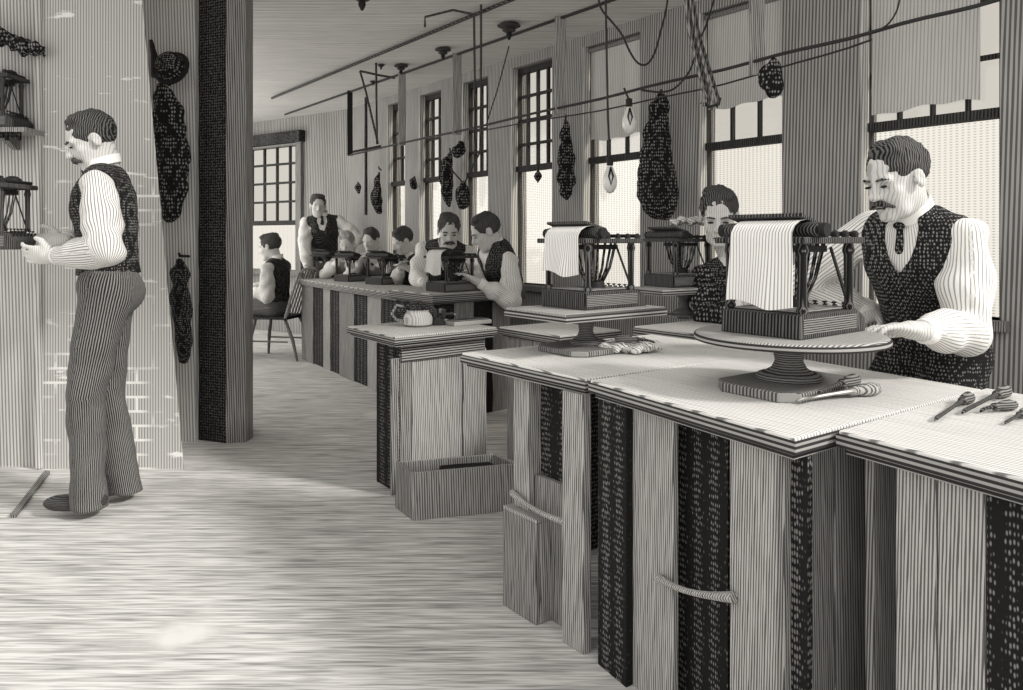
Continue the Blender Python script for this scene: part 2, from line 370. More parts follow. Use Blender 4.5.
# rotating by WA makes local +y = (-WT.y, WT.x) = into the room, so outwards is -y
mb = MB(); cur = 2.6
for s0, s1 in sorted(ws):
    mb.box(cur, s0, -TH, 0, 0, CEIL)
    mb.box(s0, s1, -TH, 0, 0, SILL); mb.box(s0, s1, -TH, 0, HEAD, CEIL); cur = s1
mb.box(cur, s_end, -TH, 0, 0, CEIL)
wr = wl('wall_right', mb, M_wall); struct(wr)
blinds = {0: 1.87, 1: 2.04, 2: 1.95}
for i, (s0, s1) in enumerate(ws):
    root = bpy.data.objects.new('window_%d' % (i+1), None); C.objects.link(root); root.location = (XW, 0, 0); root.rotation_euler = (0, 0, WA); struct(root)
    fw = .022; yb, yf = -.10, -.055
    g = MB().box(s0, s1, yb, yf, HEAD-.05, HEAD).box(s0, s0+fw, yb, yf, SILL, HEAD).box(s1-fw*.7, s1, yb, yf, SILL, HEAD)
    wl('window_frame', g, M_frame if i != 2 else M_frame, root)
    # pale splayed lining of the far jamb
    wl('jamb_lining', MB().box(s1-.012, s1+.002, -.055, .012, SILL, HEAD), M_reveal, root)
    wl('window_sill', MB().box(s0-.04, s1+.04, -TH, .05, SILL-.05, SILL), M_board2, root, .004)
    wl('meeting_rail', MB().box(s0, s1, yb, yf+.02, BAR-.025, BAR+.022), M_frame, root)
    ncol = [4, 3, 3, 4, 4, 3, 2][i]; nrow = [3, 3, 3, 4, 4, 4, 3][i]
    m = MB()
    for k in range(1, ncol):
        x = s0+(s1-s0)*k/ncol; m.box(x-.009, x+.009, yb+.01, yf-.005, BAR, HEAD-.04)
    for k in range(1, nrow):
        z = BAR+(HEAD-.04-BAR)*k/nrow; m.box(s0, s1, yb+.01, yf-.006, z-.011, z+.011)
    wl('muntins', m, M_frame, root)
    wl('upper_pane', MB().box(s0, s1, yb+.02, yb+.026, BAR, HEAD-.03), M_glass, root)
    wl('lower_pane', MB().box(s0, s1, yb+.03, yb+.036, SILL, BAR), M_frost, root)
lab = ['pulled-down cloth blind in the window behind the moustached man at right', 'short blind in the window above the middle man with the machines', 'blind drawn low in the window behind the two hanging bulbs']
for i, zb in blinds.items():
    s0, s1 = ws[i]; m = MB(); n = 44; a0 = s0+(.10 if i == 0 else .02)
    for k in range(n):
        x0 = a0+(s1-.03-a0)*k/n; x1 = a0+(s1-.03-a0)*(k+1)/n
        zz = zb+.006*math.sin(k*.35)+.01*math.sin(k*.11+i)
        m.box(x0, x1, -.046+.003*math.sin(k*.4), -.042+.003*math.sin(k*.4), zz, HEAD-.01)
    r = MB().tube([(s0+.01, -.036, HEAD-.025), (s1-.02, -.036, HEAD-.025)], .018)
    t = thing('window_blind', lab[i], 'blind', (XW, 0, 0), WA, 'window blinds')
    m.build('blind_cloth', M_blind, t); r.build('roller', M_board2, t)
# back wall with its window
bc = Vector((XW, 0))+WT*s_end; bfar = G(251, 123, 2.75) if False else Vector(((251-CX)/F_PX*10.02, 10.02))
bd = (bfar-bc).normalized(); BA_ = math.atan2(bd.y, bd.x)
def back_s(px):                                   # distance along the back wall for a picture column
    k = (px-CX)/F_PX; return (k*bc.y-bc.x)/(bd.x-k*bd.y)
w0, w1 = back_s(299), back_s(236); L = 2.6
m = MB().box(-.1, w0, 0, .15, 0, CEIL).box(w0, w1, 0, .15, 0, .80).box(w0, w1, 0, .15, 2.40, CEIL).box(w1, L, 0, .15, 0, CEIL)
# rotating by BA_ (pointing left): local +y = towards the camera side; keep thickness behind
m.v = [(x, -abs(y), z) if True else 0 for x, y, z in m.v]
wb = m.build('wall_back', M_back, loc=(bc.x, bc.y, 0), rz=BA_); struct(wb)
def toward(v): return v
root = bpy.data.objects.new('window_8', None); C.objects.link(root); root.location = (bc.x, bc.y, 0); root.rotation_euler = (0, 0, BA_); struct(root)
# which local side faces the camera?
side = 1 if Vector((-math.sin(BA_), math.cos(BA_))).dot(-bc) > 0 else -1
if side < 0: wb.data.transform(Matrix.Scale(-1, 4, (0, 1, 0)) ); wb.data.flip_normals()
def bb(x0, x1, y0, y1, z0, z1): return MB().box(x0, x1, y0*side, y1*side, z0, z1)
f = bb(w0-.09, w0+.01, 0, .05, .72, 2.50); f.box(w1, w1+.08, 0, .05*side, .72, 2.50)
f.build('window_frame', M_board2, root)
bb(w0-.12, w1+.1, 0, .10, 2.42, 2.56).build('window_head', M_dark, root)
bb(w0-.1, w1+.1, -.02, .07, .74, .80).build('window_sill', M_board2, root)
bb(w0, w1, -.10, -.04, 1.38, 1.44).build('meeting_rail', M_frame, root)
m = MB()
for k in range(1, 5): x = w0+(w1-w0)*k/5; m.box(x-.014, x+.014, -.09*side, -.06*side, 1.44, 2.42)
for k in range(1, 4): z = 1.44+.98*k/4; m.box(w0, w1, -.088*side, -.062*side, z-.014, z+.014)
m.build('muntins', M_frame, root)
bb(w0, w1, -.075, -.07, 1.44, 2.42).build('upper_pane', M_glass, root)
bb(w0, w1, -.075, -.07, .80, 1.40).build('lower_pane', M_frost, root)
# left partition: plaster wall, battered brick pier, wall with the coats, timber column
yw = 3.95
struct(MB().box(-3.3, (43-CX)/F_PX*yw, yw, yw+.12, 0, CEIL).build('wall_left', M_plaster))
def xa(px, Y): return (px-CX)/F_PX*Y
yp = 3.915
m = MB(); xb, xt, xl = xa(184, yp), xa(142, yp), xa(43, yp)
zt = EYE+HY/F_PX*yp; xt2 = xb+(xt-xb)*(CEIL/zt)
m.add([(xl, yp, 0), (xb, yp, 0), (xt2, yp, CEIL), (xl, yp, CEIL), (xl, yp+.10, 0), (xb-.05, yp+.10, 0), (xt2-.05, yp+.10, CEIL), (xl, yp+.10, CEIL)],
      [(0, 1, 2, 3), (5, 4, 7, 6), (1, 5, 6, 2), (4, 0, 3, 7), (3, 2, 6, 7), (4, 5, 1, 0)])
pier = m.build('wall_pier', M_brick); struct(pier)
struct(MB().box(xa(43, yp)-.035, xa(43, yp)+.0, yp-.02, yp+.06, 0, CEIL).build('trim_1', M_plaster, bevel=.01))
yc = 4.42
struct(MB().box(xa(100, yc), xa(194, yc), yc+.02, yc+.14, 0, CEIL).build('wall_partition', M_plaster))
c0 = Vector((xa(226, 4.40), 4.40)); ca = math.radians(24)
m = MB()
P = [Vector(G(190, 437)), Vector(G(199, 440)), Vector(G(226, 443.5)), Vector(G(246, 442)), Vector(G(253, 438))]
back = [Vector((P[4].x-.11, P[4].y+.25)), Vector((P[0].x-.05, P[0].y+.3))]
poly = [(p.x-c0.x, p.y-c0.y) for p in P+back]
m.prism(poly, 0, CEIL)
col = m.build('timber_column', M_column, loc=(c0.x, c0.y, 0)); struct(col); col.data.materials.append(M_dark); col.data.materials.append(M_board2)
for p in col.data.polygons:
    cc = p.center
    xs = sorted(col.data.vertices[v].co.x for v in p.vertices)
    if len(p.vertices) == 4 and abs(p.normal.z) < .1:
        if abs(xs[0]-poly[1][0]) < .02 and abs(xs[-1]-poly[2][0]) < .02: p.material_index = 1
struct(MB().box(c0.x-.27, c0.x+.22, 4.37, 4.385, 0, .012).build('trim_2', M_ink)) if False else None
struct(MB().prism([G(10, 518), G(16, 518), G(50, 474), G(45, 473)], 0, .015).build('trim_3', M_board2))
# hangers: boards nailed from the ceiling down to the long wire
def room_line(px, Xo): return F_PX*Xo/(px+71.0)
XH = 4.4
hz = 2.13
for k, (px, wpx) in enumerate([(350, 5), (402, 7), (457, 9), (560.5, 11), (757, 15)]):
    Y = room_line(px, XH); wd = wpx/F_PX*Y; X = xa(px, Y)
    m = MB().box(-wd/2, wd/2, -.015, .015, hz-.06, CEIL)
    places = ['farthest hanger board, narrow and dark, near the back wall', 'second hanger board from the back wall, over the far bench', 'middle hanger board of the five, above the round hanging bundle',
              'tall hanger board between two windows above the pointed dark coat', 'nearest and widest hanger board beside the small dark bag']
    tag(m.build('hanger_board', M_board if k else M_dark, bevel=.003, loc=(X, Y, 0), rz=0), places[k]+', ceiling to wire', 'hanger board', 'hanger boards carrying the wire')
pts = []
for px in range(350, 1001, 25):
    Y = room_line(px, XH-.03); pts.append((xa(px, Y), Y, hz-.055+(px-350)/650*.105+.004*math.sin(px*.05)))
tag(MB().tube(pts, [.009]*len(pts), 6).build('overhead_wire', M_lead), 'long dark wire strung past all windows, held by the hanger boards', 'wire')
pts2 = [(x+.0, y+.03, z-.03-.05*math.sin(PI*i/16)) for i, (x, y, z) in enumerate(pts[5:22])]
tag(MB().tube(pts2, .005, 6).build('slack_cord', M_lead), 'thinner slack cord sagging just below the long overhead wire', 'cord')
def line_at_ceiling(px, Xo, z): Y = room_line(px, Xo); return (xa(px, Y), Y, z)
tag(MB().tube([line_at_ceiling(px, XH, CEIL-.012) for px in (285, 350, 420, 500, 603, 660)], .011, 6).build('ceiling_pipe', M_lead), 'thin pipe along the ceiling over the tops of the hanger boards', 'pipe')
tag(MB().tube([line_at_ceiling(px, 3.7, CEIL-.03) for px in (272, 330, 400, 440, 486, 540)], .013, 8).build('ceiling_pipe', M_irong), 'thicker ceiling pipe farther out from the windows, carrying the drop frames', 'pipe')
# drop frames made of thin pipe
def poly_tube(name, label, cat, paths, r, mat=None, group=None):
    t = thing(name, label, cat, (0, 0, 0), 0, group)
    for nm, p in paths: MB().tube(p, r, 6).build(nm, mat or M_irong, t)
    return t
Yb = 4.95
poly_tube('pipe_drop', 'pipe bracket with two long drops hanging before the fifth window', 'pipe bracket',
  [('cross_arm', [W(425, 27, Yb), W(425, 17, Yb), W(453, 10, Yb), W(476, 15, Yb)]), ('drop_pipe', [W(474, 14, Yb), W(475, 94, Yb+.4), W(475, 150, Yb+.4)]), ('drop_pipe', [W(481, 2, Yb), W(481, 100, Yb+.4), W(480, 152, Yb+.4)])], .008)
Yb = 6.6
poly_tube('pipe_drop', 'V-shaped pipe bracket hanging between the two farthest hanger boards', 'pipe bracket',
  [('cross_arm', [W(360, 71, Yb), W(378, 75, Yb), W(395, 78, Yb)]), ('drop_pipe', [W(360, 71, Yb), W(366, 92, Yb), W(378, 144, Yb)]), ('drop_pipe', [W(376, 56, Yb), W(377, 144, Yb)]), ('foot_bar', [W(352, 152, Yb), W(381, 146, Yb)])], .010)
poly_tube('wall_conduit', 'dark dotted pipe running down the far corner beside the dark apron', 'pipe', [('conduit', [W(366, 95, 8.2), W(366, 215, 8.2)])], .018, M_dark)
# ceiling roses
rose = None
for px, py, sc, lb in [(509, 30, 1.0, 'nearest ceiling rose, with a cord hanging from it'), (443, 54, .8, 'ceiling rose just left of the middle hanger board'), (401, 70, .75, 'ceiling rose over the second hanger board from the back'),
                       (381, 70, .4, 'tiny ceiling rose at the V-shaped bracket'), (373, 86, .4, 'smallest ceiling knob, lowest in the picture near the V-shaped bracket'), (362, -3, 1.1, 'wide dark ceiling rose cut by the top of the picture')]:
    Y = F_PX*(CEIL-.05-EYE)/(HY-py); loc = (xa(px, Y), Y, CEIL)
    if rose is None:
        rose = thing('ceiling_rose', lb, 'ceiling rose', loc, 0, 'ceiling roses')
        MB().lathe([(.03, 0), (.075, -.012), (.085, -.022), (.07, -.03), (.04, -.034), (.045, -.05), (.05, -.055), (.03, -.066)], 18).build('rose_plate', M_irong, rose, smooth=True)
        MB().lathe([(.018, -.066), (.022, -.09), (.008, -.12)], 12).build('cord_grip', M_ink, rose, smooth=True)
    else:
        r = copy_tree(rose, loc, 0, lb); r.scale = (sc, sc, sc)
p0 = Vector((xa(509, 5.56), 5.56, 2.63)); p1 = W(486, 125, 6.3)
tag(MB().tube([p0, p0.lerp(p1, .5)+Vector((0, 0, -.03)), p1], .005, 5).build('slanting_cord', M_lead), 'cord slanting down from the nearest ceiling rose to the overhead wire', 'cord')
# hanging bulbs and cords
def bulb(loc_px, Y, cordtop, label):
    b = W(loc_px[0], loc_px[1], Y); t = thing('hanging_bulb', label, 'bulb', b, 0, 'hanging bulbs')
    MB().tube([Vector(c)-b for c in cordtop]+[(0, 0, .09)], .006, 6).build('cord', M_lead, t)
    MB().lathe([(.010, .10), (.018, .095), (.018, .055), (.012, .05)], 12).build('socket', M_ink, t, smooth=True)
    MB().lathe([(.014, .05), (.022, .03), (.036, -.01), (.040, -.04), (.034, -.07), (.018, -.095), (.004, -.10)], 16).build('glass_bulb', M_bulb, t, smooth=True)
    MB().tube([(.0, -.03, .04), (.012, -.04, -.01), (.0, -.041, -.055), (-.012, -.04, -.01), (0, -.03, .04)], .005, 5).build('filament', M_ink, t)
    return t
bulb((610, 175), 4.1, [W(605, -60, 4.1), W(606, 20, 4.1), W(608, 120, 4.1)], 'pear-shaped glass bulb on the long straight cord, lower of the two')
bulb((629, 116), 4.2, [W(624, 88, 4.2)], 'pear-shaped glass bulb hung short from the wire, upper of the two')
tag(MB().tube(spl([W(a, b, 4.25) for a, b in [(596, -15), (601, 8), (612, 22), (622, 35), (630, 52), (638, 63), (647, 64), (655, 52), (661, 30), (666, 10), (669, -12)]]), .006, 6).build('looped_cord', M_lead), 'drooping loop of cord above the big hanging coat', 'cord')
tag(MB().tube(spl([W(a, b, 4.3) for a, b in [(641, 90), (660, 92), (675, 88), (690, 70), (698, 45), (708, 20), (716, -8)]]), .006, 6).build('curved_cord', M_lead), 'curved cord rising from the wire beside the hanging straps', 'cord')
tag(MB().tube(spl([W(a, b, 3.42) for a, b in [(901, -10), (897, 10), (888, 24), (876, 31), (866, 34)]]), .004, 6).build('curved_cord', M_lead), 'thin cord curving across the blind of the nearest window', 'cord')
t = thing('hanging_straps', 'bundle of long narrow straps hanging beside the middle windows', 'straps', W(700, 50, 3.7), 0)
o0 = W(700, 50, 3.7)
for k in range(4):
    a = W(684+2*k, -12, 3.7)-o0; b = W(690+3*k, 35, 3.7)-o0; c = W(705+4.5*k, 98+2*k % 5, 3.7)-o0
    MB().tube([a, b, c, c+Vector((-.008, .0, -.04)), c+Vector((-.022, .0, -.02))], .008, 6).build('strap', M_irong if k % 2 else M_board2, t)
MB().tube([W(704, 102, 3.7)-o0, W(709, 107, 3.69)-o0, W(719, 104, 3.7)-o0, W(720, 98, 3.71)-o0], .007, 6).build('end_ring', M_ink, t)
# ------------------------------------------------------------------ coats and bundles on pegs
def garment(name, label, cat, prof, Y, h=.012, flat=.55, mat=None, group=None, wob=.010):
    """prof: (px, py, half width px) from the hook down"""
    o = W(prof[0][0], prof[0][1], Y); ops = []
    P = [(W(a, b, Y)-o, r/F_PX*Y) for a, b, r in prof]
    sc = Matrix.Diagonal((1, flat, 1))
    for (a, ra), (b, rb) in zip(P, P[1:]):
        a2 = Vector((a.x, a.y/flat, a.z)); b2 = Vector((b.x, b.y/flat, b.z))
        ops.append(('add', cone(a2, b2, ra, rb), .02))
    m = field_mesh(name, ops, h, mat or M_coat, None, wob, 38.)
    m.data.transform(Matrix.Diagonal((1, flat, 1, 1))); m.location = o
    return m, o
def coat_thing(name, label, cat, prof, Y, group=None, **k):
    m, o = garment('cloth', label, cat, prof, Y, **k)
    t = thing(name, label, cat, o, 0, group); m.parent = t; m.location = (0, 0, 0)
    MB().tube([(0, .12 if Y > 3 else .06, .03), (0, 0, .035), (0, -.015, .05)], .008, 6).build('peg', M_ink, t)
    return t
def wallY(px, off=.12): return wall_Y(px)-off
coat_thing('hanging_coat', 'big dark coat hanging on the pier beside the middle window', 'coat', [(661, 98, 6), (660, 108, 9), (657, 130, 12), (656, 155, 16), (657, 180, 20), (659, 198, 20), (661, 207, 12)], wallY(659, .25), 'coats hung on the window wall')
coat_thing('hanging_coat', 'pointed slim dark coat hanging left of the bulb window', 'coat', [(566, 122, 2.5), (566, 138, 6), (566, 160, 8), (567, 180, 8.5), (566, 190, 6), (567, 199, 1.5)], wallY(566, .2), 'coats hung on the window wall')
coat_thing('hanging_coat', 'long narrow dark coat hanging beyond the fifth window', 'coat', [(450, 154, 2.5), (447, 165, 6), (446, 180, 7), (447, 190, 6), (449, 205, 2)], wallY(447, .25), 'coats hung on the window wall', h=.016)
coat_thing('hanging_coat', 'triangular dark apron hanging in the far corner', 'coat', [(379, 172, 1.5), (377, 185, 4), (376, 200, 6), (379, 210, 4)], 7.4, 'coats hung on the window wall', h=.02)
tag(garment('cap', '', '', [(461, 144, 4), (459, 151, 6), (457, 154, 4)], 5.9, .014)[0], 'round dark cap hung above the string bundle', 'cap')
tag(garment('bag', '', '', [(463, 183, 3), (463, 192, 6), (463, 200, 8.0), (464, 203, 5)], 5.9, .014)[0], 'round dark string bundle hanging beside the long narrow coat', 'bundle')
tag(MB().tube([W(481, 150, 5.7), W(472, 168, 5.8), W(464, 184, 5.9), W(457, 176, 5.9), W(450, 168, 5.95)], .007, 5).build('bundle_string', M_lead), 'crossed string that holds up the round dark bundle', 'string')
tag(garment('bag', '', '', [(773, 57, 1.5), (773, 66, 6), (772, 76, 11), (772, 83, 12), (775, 90, 6)], 3.7, .01)[0], 'small dark pointed bag tied to the wire beside the nearest hanger board', 'bag')
tag(garment('pendant_weight', '', '', [(538, 170, 1), (538, 176, 3.6), (538, 183, .8)], wallY(538, .1), .01, wob=.002)[0], 'small diamond-shaped weight below the fourth window sash', 'weight')
tag(MB().tube([W(538, 164, wallY(538, .1)), W(538, 171, wallY(538, .1))], .005, 5).build('weight_string', M_lead), 'short string above the diamond-shaped weight', 'string')
tag(garment('wall_bracket', '', '', [(415, 176, 1), (413, 181, 3), (414, 186, 4.2)], wallY(414, .12), .016, wob=.004)[0], 'small triangular bracket on the wall right of the last window', 'bracket')
tag(garment('wall_bracket', '', '', [(358, 182, 1), (358, 187, 3), (359, 193, 2)], 8.4, .018, wob=.004)[0], 'small dark peg lump on the far end of the wall', 'bracket')
# left alcove: hat above a long coat, and a bunch below
Yc = 4.30
t = coat_thing('hanging_coat', 'long dark coat hanging under the hat between brick pier and column', 'coat', [(160, 86, 4), (164, 96, 10), (168, 115, 15), (172, 150, 17), (172, 185, 15), (172, 205, 11), (171, 212, 9)], Yc, 'coats in the alcove', h=.013)
h = W(165, 62, 4.25); t = thing('hat', 'round dark hat with a curled brim hung above the long coat', 'hat', h, 0)
MB().lathe([(.002, .01), (.05, .008), (.076, -.01), (.083, -.04), (.085, -.07)], 22).build('crown', M_coat, t, smooth=True).rotation_euler = (math.radians(72), 0, math.radians(-8))
MB().lathe([(.082, -.058), (.105, -.064), (.108, -.07), (.082, -.072)], 22).build('brim', M_ink, t, smooth=True).rotation_euler = (math.radians(72), 0, math.radians(-8))
tag(MB().tube([W(151, 40, 4.35), W(154, 55, 4.35), W(155, 75, 4.33), W(170, 79, 4.3), W(180, 77, 4.3)], [.01, .02, .025, .02, .004], 8).build('coat_hook', M_ink), 'dark iron coat hook with a curled arm under the hat', 'hook')
coat_thing('hanging_coat', 'ragged grey jacket hanging low in the alcove beside the column', 'coat', [(180, 262, 5), (180, 275, 9), (180, 300, 10), (184, 330, 8), (184, 350, 7), (183, 360, 4)], Yc, 'coats in the alcove', h=.013, mat=M_vest)
# shelf and ledge on the left wall
ysh = 3.7; z0 = EYE+(HY-122)/F_PX*ysh
t = thing('wall_shelf', 'pale bracketed shelf on the left wall holding a dark machine', 'shelf', (xa(20, ysh), ysh, z0-.04), 0)
x0 = xa(-60, ysh)-t.location.x; x1 = xa(38, 3.86)-t.location.x
MB().box(x0, x1, .06, .24, 0, .025).build('shelf_board', M_board, t, .004)
m = MB()
for k in range(16): m.box(x0+.02+k*(x1-x0-.04)/16, x0+.02+(k+.6)*(x1-x0-.04)/16, .062, .075, -.03-.012*(k % 3 == 0), 0)
m.build('shelf_fringe', M_dark, t)
for x in (x0+.06, x1-.16): MB().box(x-.015, x+.015, .09, .24, -.07, 0, lambda a, b, c: (a, b if c > -.03 else .24-(.24-b)*.15, c)).build('shelf_bracket', M_board2, t)
pts = [W(-30, 22, 3.85), W(0, 36, 3.85), W(12, 42, 3.85), W(25, 47, 3.85), W(41, 50, 3.85)]
tag(field_mesh('wreath', [('add', cone(a, b, .03+.012*(i % 2), .035-.012*(i % 2)), .01) for i, (a, b) in enumerate(zip(pts, pts[1:]))], .009, M_coat, None, .014, 90.), 'dark lumpy garland along the left wall above the shelf machine', 'garland')
# ------------------------------------------------------------------ benches (local x = away to the right, local y = away to the left)
UA = math.radians(37)
class Fr:
    def __init__(s, corner, ua=37, va=122):
        s.c = Vector(corner); s.ua = math.radians(ua); d = math.radians(va-ua); s.k = (math.cos(d), math.sin(d))
        s.u = Vector((math.cos(s.ua), math.sin(s.ua))); s.v = Vector((math.cos(math.radians(va)), math.sin(math.radians(va))))
    def fn(s, x, y, z): return (x+y*s.k[0], y*s.k[1], z)
    def v_at(s, px, u=0):       # v on the line u=const seen at picture column px
        k = (px-CX)/F_PX; q = s.c+s.u*u; return (k*q.y-q.x)/(s.v.x-k*s.v.y)
    def u_at(s, px, v=0):
        k = (px-CX)/F_PX; q = s.c+s.v*v; return (k*q.y-q.x)/(s.u.x-k*s.u.y)
    def w(s, u, v, z=0): p = s.c+s.u*u+s.v*v; return Vector((p.x, p.y, z))
    def to(s, p):      # plan point -> u,v
        d = Vector((p[0], p[1]))-s.c; det = s.u.x*s.v.y-s.u.y*s.v.x
        return ((d.x*s.v.y-d.y*s.v.x)/det, (s.u.x*d.y-s.u.y*d.x)/det)
def bench_top(fr, t, Lx, Ly, z=.8, th=.035, mat=None, seams=1, name='bench_top'):
    m = MB()
    for k in range(seams):
        m.box(0, Lx, Ly*k/seams+(.0015 if k else 0), Ly*(k+1)/seams-.0015, z-th, z, fr.fn)
    o = m.build(name, mat or M_top, t, .003)
    e = MB().box(-.004, Lx+.004, -.004, Ly+.004, z-th, z-.007, fr.fn).build('top_edge', M_edge, t, .002)
    # moulding under the lip
    MB().box(.012, Lx-.012, .012, Ly-.012, z-th-.014, z-th, fr.fn).build('under_moulding', M_edge, t)
    return o
def vboards(fr, t, edges, u0, u1, z0, z1, along='v', names=None):
    """a run of upright boards; edges: list of (a, b, material, inset)"""
    for a, b, mat, ins in edges:
        m = MB()
        if along == 'v': m.box(u0+ins, u0+ins+u1, a+.001, b-.001, z0, z1, fr.fn)
        else: m.box(a+.001, b-.001, u0+ins, u0+ins+u1, z0, z1, fr.fn)
        m.build('side_board', mat, t, .002)
# --- near bench (1)
f1 = Fr(G(795, 438, .8), 35.7, 119.2)
t1 = thing('workbench', 'nearest big workbench carrying the round turntable', 'workbench', (f1.c.x, f1.c.y, 0), f1.ua, 'workbenches with plank sides')
bench_top(f1, t1, .84, .712, mat=M_top)
pv = lambda px, u=.03: f1.v_at(px, u)
vz = .7505
# corner leg
MB().box(.012, .10, pv(631), .690, 0, vz, f1.fn).build('leg', M_dark, t1, .003)
vboards(f1, t1, [(pv(672), pv(631), M_boardn, 0), (pv(728, .09), pv(668, .09), M_dark, .055), (pv(778), pv(728), M_boardn, 0), (.008+.0, pv(780), M_dark, .02)], .035, .02, 0, vz)  # dark inset boards paint the shade of open gaps and the corner shadow
for a, b, mt in [(.03, .22, M_board2n), (.22, .40, M_board), (.40, .58, M_board2n), (.58, .80, M_board)]:
    MB().box(a+.001, b-.001, .05, .07, 0, vz, f1.fn).build('front_board', mt, t1, .002)
MB().box(.12, .80, .67, .69, 0, vz, f1.fn).build('back_board', M_dark, t1)
# bar handle joining two boards
def rail(fr, px0, py0, px1, py1, u, name, t):
    v0, v1 = fr.v_at(px0, u), fr.v_at(px1, u); P0 = fr.w(u, v0); P1 = fr.w(u, v1)
    za = EYE-(py0-HY)/F_PX*P0.y; zb = EYE-(py1-HY)/F_PX*P1.y
    n = 8; pts = []
    for i in range(n+1):
        q = i/n; pts.append(Vector(fr.fn(u-.012-.012*math.sin(PI*q), v0+(v1-v0)*q, za+(zb-za)*q-.008*math.sin(PI*q))))
    MB().tube(pts, [.012, .010, .008, .0075, .0075, .008, .009, .011, .013], 8).build(name, M_boardn, t, smooth=True)
rail(f1, 661, 577, 737, 596, .035, 'wooden_rail', t1)
# --- second bench (2)
f2 = Fr(G(585, 378.5, .8), 34, 127.8)
t2 = thing('workbench', 'second workbench, carrying the square machine stand and the rag', 'workbench', (f2.c.x, f2.c.y, 0), f2.ua, 'workbenches with plank sides')
bench_top(f2, t2, .92, .63, mat=M_top, z=.7985)
pv = lambda px, u=.03: f2.v_at(px, u)
MB().box(.035, .10, pv(527), pv(512), 0, vz, f2.fn).build('leg', M_boardn, t2, .003)
MB().box(.004, .035, .012, f2.v_at(562, .004), .0, vz, f2.fn).build('leg', M_boardn, t2, .003)
MB().box(.085, .105, pv(566, .08), pv(523, .08), .42, vz, f2.fn).build('side_board', M_dark, t2)  # dark board painted in for the shaded opening under the top
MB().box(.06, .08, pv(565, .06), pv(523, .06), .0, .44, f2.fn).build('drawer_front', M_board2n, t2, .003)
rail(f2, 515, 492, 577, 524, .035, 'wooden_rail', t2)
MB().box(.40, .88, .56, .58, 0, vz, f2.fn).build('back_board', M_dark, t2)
MB().box(.10, .88, .03, .05, 0, vz, f2.fn).build('front_board', M_board2n, t2)
# low box under its left end
c = G(536, 626); fb = Fr(c, 36, 128); tb = thing('storage_box', 'tall pale box standing under the left end of the second workbench', 'box', (c.x, c.y, 0), fb.ua)
lv = .17
m = MB().box(0, .018, 0, lv, 0, .315, fb.fn); m.build('side_panel', M_board2n, tb, .003)
MB().box(.018, .16, 0, .018, 0, .315, fb.fn).build('front_panel', M_boardn, tb, .003)
MB().box(.0, .16, 0, lv, .315, .327, fb.fn).build('lid', M_boardn, tb, .003)
MB().box(.018, .16, lv-.018, lv, 0, .315, fb.fn).build('back_panel', M_dark, tb)
# --- right bench (3)
c3 = Vector(G(838, 430, .8)); f3 = Fr(c3+Vector((.46*.857, .46*-.0))*0, 37, 118.6)
f3.c = c3-f3.v*.62                                # local origin at the near end
t3 = thing('workbench', 'workbench in the right foreground with the loose tools on top', 'workbench', (f3.c.x, f3.c.y, 0), f3.ua, 'workbenches with plank sides')
bench_top(f3, t3, .74, .62, mat=M_top)
pv = lambda px, u=.03: f3.v_at(px, u)
vboards(f3, t3, [(pv(935), pv(894), M_boardn, 0), (pv(983), pv(935), M_boardn, .004), (.02, pv(983), M_dark, .008)], .035, .02, 0, vz)
MB().box(.06, .70, .57, .59, 0, vz, f3.fn).build('back_board', M_board2n, t3)
MB().box(.06, .70, .03, .05, 0, vz, f3.fn).build('front_board', M_board2n, t3)
# --- middle cabinet (4)
f4 = Fr(G(395, 337, .75), 40, 126)
t4 = thing('cabinet', 'plank cabinet standing alone in the middle of the floor', 'cabinet', (f4.c.x, f4.c.y, 0), f4.ua)
bench_top(f4, t4, .60, .53, mat=M_top2, z=.75)
vz = .70; ub = .05
while f4.w(ub, .06).x/f4.w(ub, .06).y*F_PX+CX < 391.5: ub += .002
vb = f4.v_at(378, ub)
MB().box(ub, ub+.015, .06, max(vb, .22), 0, vz, f4.fn).build('side_panel', M_dark, t4, .003)  # left face given a dark board: its shade is put into the colour
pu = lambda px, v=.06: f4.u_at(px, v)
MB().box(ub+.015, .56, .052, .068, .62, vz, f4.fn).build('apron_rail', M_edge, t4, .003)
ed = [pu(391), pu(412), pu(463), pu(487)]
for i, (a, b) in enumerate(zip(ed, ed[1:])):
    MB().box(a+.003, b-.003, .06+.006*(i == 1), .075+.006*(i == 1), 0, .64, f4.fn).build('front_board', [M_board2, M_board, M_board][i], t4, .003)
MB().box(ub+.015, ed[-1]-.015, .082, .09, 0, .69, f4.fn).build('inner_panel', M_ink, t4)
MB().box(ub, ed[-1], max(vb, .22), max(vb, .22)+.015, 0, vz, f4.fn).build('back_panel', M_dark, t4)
MB().box(ed[-1]-.015, ed[-1], .08, max(vb, .22), 0, vz, f4.fn).build('side_panel', M_board, t4)
# open box at its foot
c = G(413, 521); fb = Fr(c, 16, 122)
tb = thing('wooden_crate', 'low open crate on the floor against the cabinet', 'crate', (c.x, c.y, 0), fb.ua)
Lx, Ly, hh = .46, .19, .205
vz = .7505
MB().box(0, Lx, 0, .014, 0, hh, fb.fn).build('front_board', M_board, tb, .002)
MB().box(0, .014, .014, Ly, 0, hh, fb.fn).build('end_board', M_board2, tb, .002)  # ends greyer than the front, shading of the left face put into colour
MB().box(Lx-.014, Lx, .014, Ly, 0, hh, fb.fn).build('end_board', M_board2, tb, .002)
MB().box(.014, Lx-.014, Ly-.014, Ly, 0, hh, fb.fn).build('back_board', M_board, tb, .002)
MB().box(.014, Lx-.014, .014, Ly-.014, 0, .014, fb.fn).build('bottom_board', M_board2, tb)
MB().prism([fb.fn(x, y, 0)[:2] for x, y in [(.12, .02), (.42, .02), (.42, .17), (.2, .18)]], .014, hh-.03).build('dark_contents', M_dark, tb)
